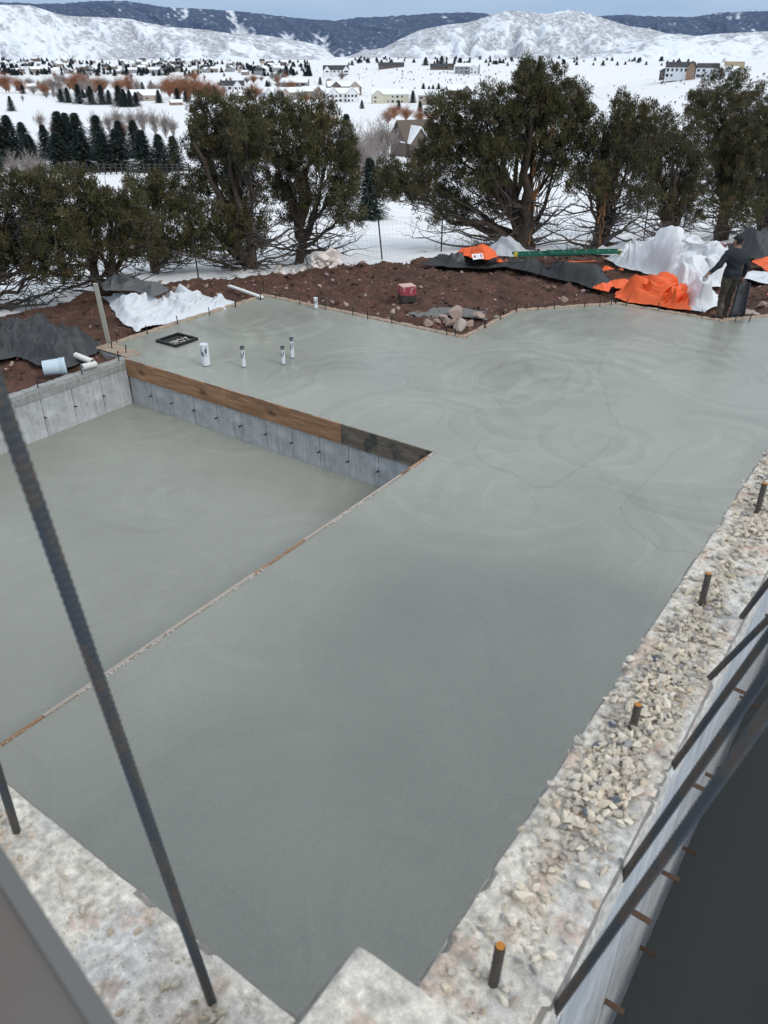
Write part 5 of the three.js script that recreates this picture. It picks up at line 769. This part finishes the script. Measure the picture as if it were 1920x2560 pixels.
// ------------------------------------------------------------------ worker
{
  const p = onPlane(1806, 798, -0.05), W = thing('person', 'person in a dark shirt, brown trousers and black cap walking away with a grey trough', 'person', null, p, 0.15);
  const S = 1.0, bones = []; const B = (a, b, r0, r1, k = 0.04) => bones.push([new THREE.Vector3(...a), new THREE.Vector3(...b), r0, r1, k]);
  B([0, 1.52, -0.02], [0, 1.44, 0], 0.06, 0.065); B([0, 1.655, -0.04], [0, 1.60, -0.045], 0.092, 0.088); B([0, 1.56, -0.075], [0, 1.55, -0.07], 0.06, 0.06);
  B([-0.13, 1.36, 0], [0.13, 1.36, 0], 0.105, 0.105, 0.06); B([0, 1.30, 0.01], [0, 1.08, 0], 0.155, 0.145, 0.08); B([-0.07, 1.28, 0.01], [0.07, 1.28, 0.01], 0.135, 0.135, 0.08); B([-0.07, 0.97, 0], [0.07, 0.97, 0], 0.125, 0.125, 0.08);
  B([-0.20, 1.385, 0], [-0.36, 1.16, 0.03], 0.074, 0.056, 0.05); B([-0.36, 1.16, 0.03], [-0.53, 0.99, -0.02], 0.054, 0.036); B([0.20, 1.385, 0], [0.275, 1.12, 0.03], 0.074, 0.056, 0.05); B([0.275, 1.12, 0.03], [0.27, 0.87, -0.03], 0.054, 0.036);
  B([-0.09, 0.93, 0], [-0.10, 0.50, -0.04], 0.105, 0.075, 0.05); B([-0.10, 0.50, -0.04], [-0.12, 0.12, 0.06], 0.078, 0.06); B([0.09, 0.93, 0], [0.09, 0.50, -0.13], 0.105, 0.075, 0.05); B([0.09, 0.50, -0.13], [0.06, 0.13, -0.08], 0.078, 0.06);
  B([-0.12, 0.06, 0.08], [-0.13, 0.05, -0.12], 0.055, 0.045); B([0.06, 0.06, -0.06], [0.06, 0.045, -0.25], 0.055, 0.045); B([-0.095, 1.61, -0.04], [-0.098, 1.585, -0.04], 0.018, 0.015, 0.01); B([0.095, 1.61, -0.04], [0.098, 1.585, -0.04], 0.018, 0.015, 0.01); B([0, 1.585, -0.13], [0, 1.575, -0.145], 0.02, 0.018, 0.02);
  const hands = [];
  const H = (wrist, dir, across, curl) => { const w = new THREE.Vector3(...wrist), d = new THREE.Vector3(...dir).normalize(), a = new THREE.Vector3(...across).normalize(), n = new THREE.Vector3().crossVectors(d, a); const at = (l, s, k) => w.clone().addScaledVector(d, l).addScaledVector(a, s).addScaledVector(n, k); const add = (p0, p1, r0, r1, k = 0.012) => hands.push([p0, p1, r0, r1, k]);
    add(w, at(0.05, 0, 0), 0.030, 0.028, 0.02); add(at(0.05, -0.024, 0), at(0.09, -0.028, 0), 0.016, 0.014, 0.015); add(at(0.05, 0.024, 0), at(0.09, 0.028, 0), 0.016, 0.014, 0.015); [-0.03, -0.01, 0.01, 0.03].forEach((s, i) => { const l = [0.072, 0.083, 0.078, 0.06][i]; const k1 = at(0.09, s, 0), k2 = at(0.09 + l * 0.45, s * 1.05, curl * 0.5), k3 = at(0.09 + l * 0.55, s, curl * 1.35); add(k1, k2, 0.0095, 0.0088, 0.004); add(k2, k3, 0.0088, 0.0078, 0.004); }); add(at(0.03, -0.03, 0), at(0.065, -0.058, curl * 0.4), 0.011, 0.0095, 0.006); add(at(0.065, -0.058, curl * 0.4), at(0.095, -0.056, curl * 0.9), 0.0095, 0.008, 0.004); };
  H([-0.53, 0.99, -0.02], [-0.6, -0.75, -0.15], [0.2, 0.1, -1], 0.035); H([0.27, 0.87, -0.03], [0, -1, -0.05], [0.1, 0, -1], 0.04);
  const cap = (p, a, b, r0, r1) => { const ab = b.clone().sub(a), t = clamp(p.clone().sub(a).dot(ab) / Math.max(1e-9, ab.lengthSq())); return p.distanceTo(a.clone().addScaledVector(ab, t)) - lerp(r0, r1, t); };
  const surf = (list, lo, hi, res) => {
    const mc = new MarchingCubes(res, new THREE.MeshStandardMaterial(), false, false, 200000), half = res / 2, cen = lo.clone().add(hi).multiplyScalar(0.5), ext = Math.max(hi.x - lo.x, hi.y - lo.y, hi.z - lo.z) / 2, q = new THREE.Vector3(); mc.isolation = 0;
    const fb = list.map(([a, b, r0, r1, k]) => ({ a, b, r0, r1, k, c: a.clone().add(b).multiplyScalar(0.5), R: a.distanceTo(b) / 2 + Math.max(r0, r1) + 0.15 }));
    for (let z = 0; z < res; z++) for (let y = 0; y < res; y++) for (let x = 0; x < res; x++) { q.set(cen.x + (x - half) / half * ext, cen.y + (y - half) / half * ext, cen.z + (z - half) / half * ext); let d = 0.3; for (const f of fb) { if (q.distanceTo(f.c) > f.R) continue; const e = cap(q, f.a, f.b, f.r0, f.r1), h = clamp(0.5 + 0.5 * (d - e) / f.k); d = lerp(d, e, h) - f.k * h * (1 - h); } mc.field[x + y * res + z * res * res] = -d; }
    mc.update(); const n = mc.count, g = new THREE.BufferGeometry(), pos = new Float32Array(n * 3); for (let k = 0; k < n; k++) { pos[3 * k] = mc.positionArray[3 * k] * ext + cen.x; pos[3 * k + 1] = mc.positionArray[3 * k + 1] * ext + cen.y; pos[3 * k + 2] = mc.positionArray[3 * k + 2] * ext + cen.z; } g.setAttribute('position', new THREE.BufferAttribute(pos, 3)); const m = mergeVertices(g, 1e-5); m.computeVertexNormals(); return m;
  };
  const body = surf(bones, new THREE.Vector3(-0.65, -0.02, -0.5), new THREE.Vector3(0.65, 1.82, 0.5), 112), hl = surf(hands.slice(0, hands.length / 2), new THREE.Vector3(-0.75, 0.75, -0.2), new THREE.Vector3(-0.5, 1.02, 0.1), 60), hr = surf(hands.slice(hands.length / 2), new THREE.Vector3(0.15, 0.62, -0.2), new THREE.Vector3(0.42, 0.9, 0.1), 60), g = mergeGeometries([body, hl, hr]);
  const pp = g.attributes.position, col = new Float32Array(pp.count * 3); for (let k = 0; k < pp.count; k++) { const x = pp.getX(k), y = pp.getY(k), z = pp.getZ(k), n = 0.85 + 0.3 * fbm(x * 14 + 9, y * 14 + z * 9 + 9, 3); let c; if (y > 1.5 && !(z > 0.0 && y > 1.56)) c = [0.30, 0.17, 0.12]; else if (y > 1.5) c = [0.02, 0.016, 0.013]; else if ((x < -0.525 && y < 1.02) || (x > 0.2 && y < 0.885 && y > 0.6)) c = [0.30, 0.17, 0.12]; else if (y > 0.9) c = [0.016, 0.02, 0.028]; else if (y > 0.17) { const mud = smooth(0.5, 0.62, fbm(x * 9 + 3, y * 9, 3)) * (y < 0.6 ? 0.8 : 0.3); c = mixc([0.045, 0.036, 0.026], [0.11, 0.085, 0.065], mud); } else c = [0.07, 0.05, 0.035]; col[3 * k] = c[0] * n; col[3 * k + 1] = c[1] * n; col[3 * k + 2] = c[2] * n; }
  { const nn = g.attributes.normal; for (let k = 0; k < pp.count; k++) { const x = pp.getX(k), y = pp.getY(k), z = pp.getZ(k); if (y > 1.48 || (x < -0.52 && y < 1.03) || (x > 0.2 && y < 0.89 && y > 0.6)) continue; const w = (ridge(x * 5 + y * 3 + 8, y * 9 + z * 4 + 8, 2) - 0.6) * 0.028; pp.setXYZ(k, x + nn.getX(k) * w, y + nn.getY(k) * w * 0.3, z + nn.getZ(k) * w); } g.computeVertexNormals(); }
  g.setAttribute('color', new THREE.BufferAttribute(col, 3)); part('body', g, new THREE.MeshStandardMaterial({ vertexColors: true, roughness: 0.85 }), W);
  const capG = new THREE.SphereGeometry(0.102, 24, 14, 0, Math.PI * 2, 0, Math.PI * 0.52); capG.scale(1, 0.95, 1.1); const ct = part('cap', capG, mat(0.012, 0.012, 0.014, 0.8), W); ct.position.set(0, 1.665, -0.04); const brim = part('cap_brim', new THREE.CylinderGeometry(0.1, 0.1, 0.008, 20, 1, false, Math.PI / 2, Math.PI), mat(0.012, 0.012, 0.014, 0.8), W); brim.scale.z = 0.9; brim.rotation.y = 0; brim.position.set(0, 1.665, -0.12);
  // grey plastic trough hanging from the hand beside the leg, and a small cup in the other
  const hold = new THREE.Group(); const T = thing('plastic_trough', 'tall grey plastic trough hanging from the hand of the person', 'trough', null, p.clone().add(new THREE.Vector3(0.29, 0.02, -0.06)), 0.15), gp = mat(0.085, 0.09, 0.1, 0.5), H2 = 0.76;
  const tb = new TB(), nU = 14, nV = 10, ids = []; for (let j = 0; j <= nV; j++) { ids.push([]); const v = j / nV, w = lerp(0.155, 0.115, v), dp = lerp(0.11, 0.08, v); for (let i = 0; i <= nU; i++) { const u = (i / nU - 0.5) * 2; const x = Math.sign(u) * Math.min(1, Math.abs(u) * 1.6) * w, zz = Math.abs(u) > 0.6 ? (Math.abs(u) - 0.6) / 0.4 * dp : 0; ids[j].push(tb.v(x, v * H2, zz)); } } for (let j = 0; j < nV; j++) for (let i = 0; i < nU; i++) { tb.tri(ids[j][i], ids[j][i + 1], ids[j + 1][i]); tb.tri(ids[j][i + 1], ids[j + 1][i + 1], ids[j + 1][i]); }
  part('shell', tb.geo(), gp, T); for (const s of [-1, 1]) { const r = part('side_rim', new THREE.CylinderGeometry(0.009, 0.009, H2, 8), gp, T); r.position.set(s * 0.135, H2 / 2, 0.095); r.rotation.z = s * 0.052; } for (const [y, w] of [[0.1, 0.12], [0.6, 0.09]]) { const b = part('cross_strap', new RoundedBoxGeometry(w * 2, 0.05, 0.015, 2, 0.005), mat(0.05, 0.05, 0.055, 0.6), T); b.position.set(0, y, 0.045); } const hd = part('handle', new THREE.TorusGeometry(0.05, 0.01, 8, 20, Math.PI), gp, T); hd.position.set(0, H2, 0.03);
  const cup = thing('metal_cup', 'small pale cup held in the outstretched hand of the person', 'cup', null, p.clone().add(new THREE.Vector3(-0.60, 0.83, -0.03).applyAxisAngle(new THREE.Vector3(0, 1, 0), 0.15))); part('cup_body', new THREE.LatheGeometry([[0, 0], [0.035, 0], [0.042, 0.09], [0.038, 0.09], [0.032, 0.006], [0, 0.006]].map(([x, y]) => new THREE.Vector2(x, y)), 20), mat(0.55, 0.55, 0.53, 0.5), cup);
}
renderer.render(scene, camera);
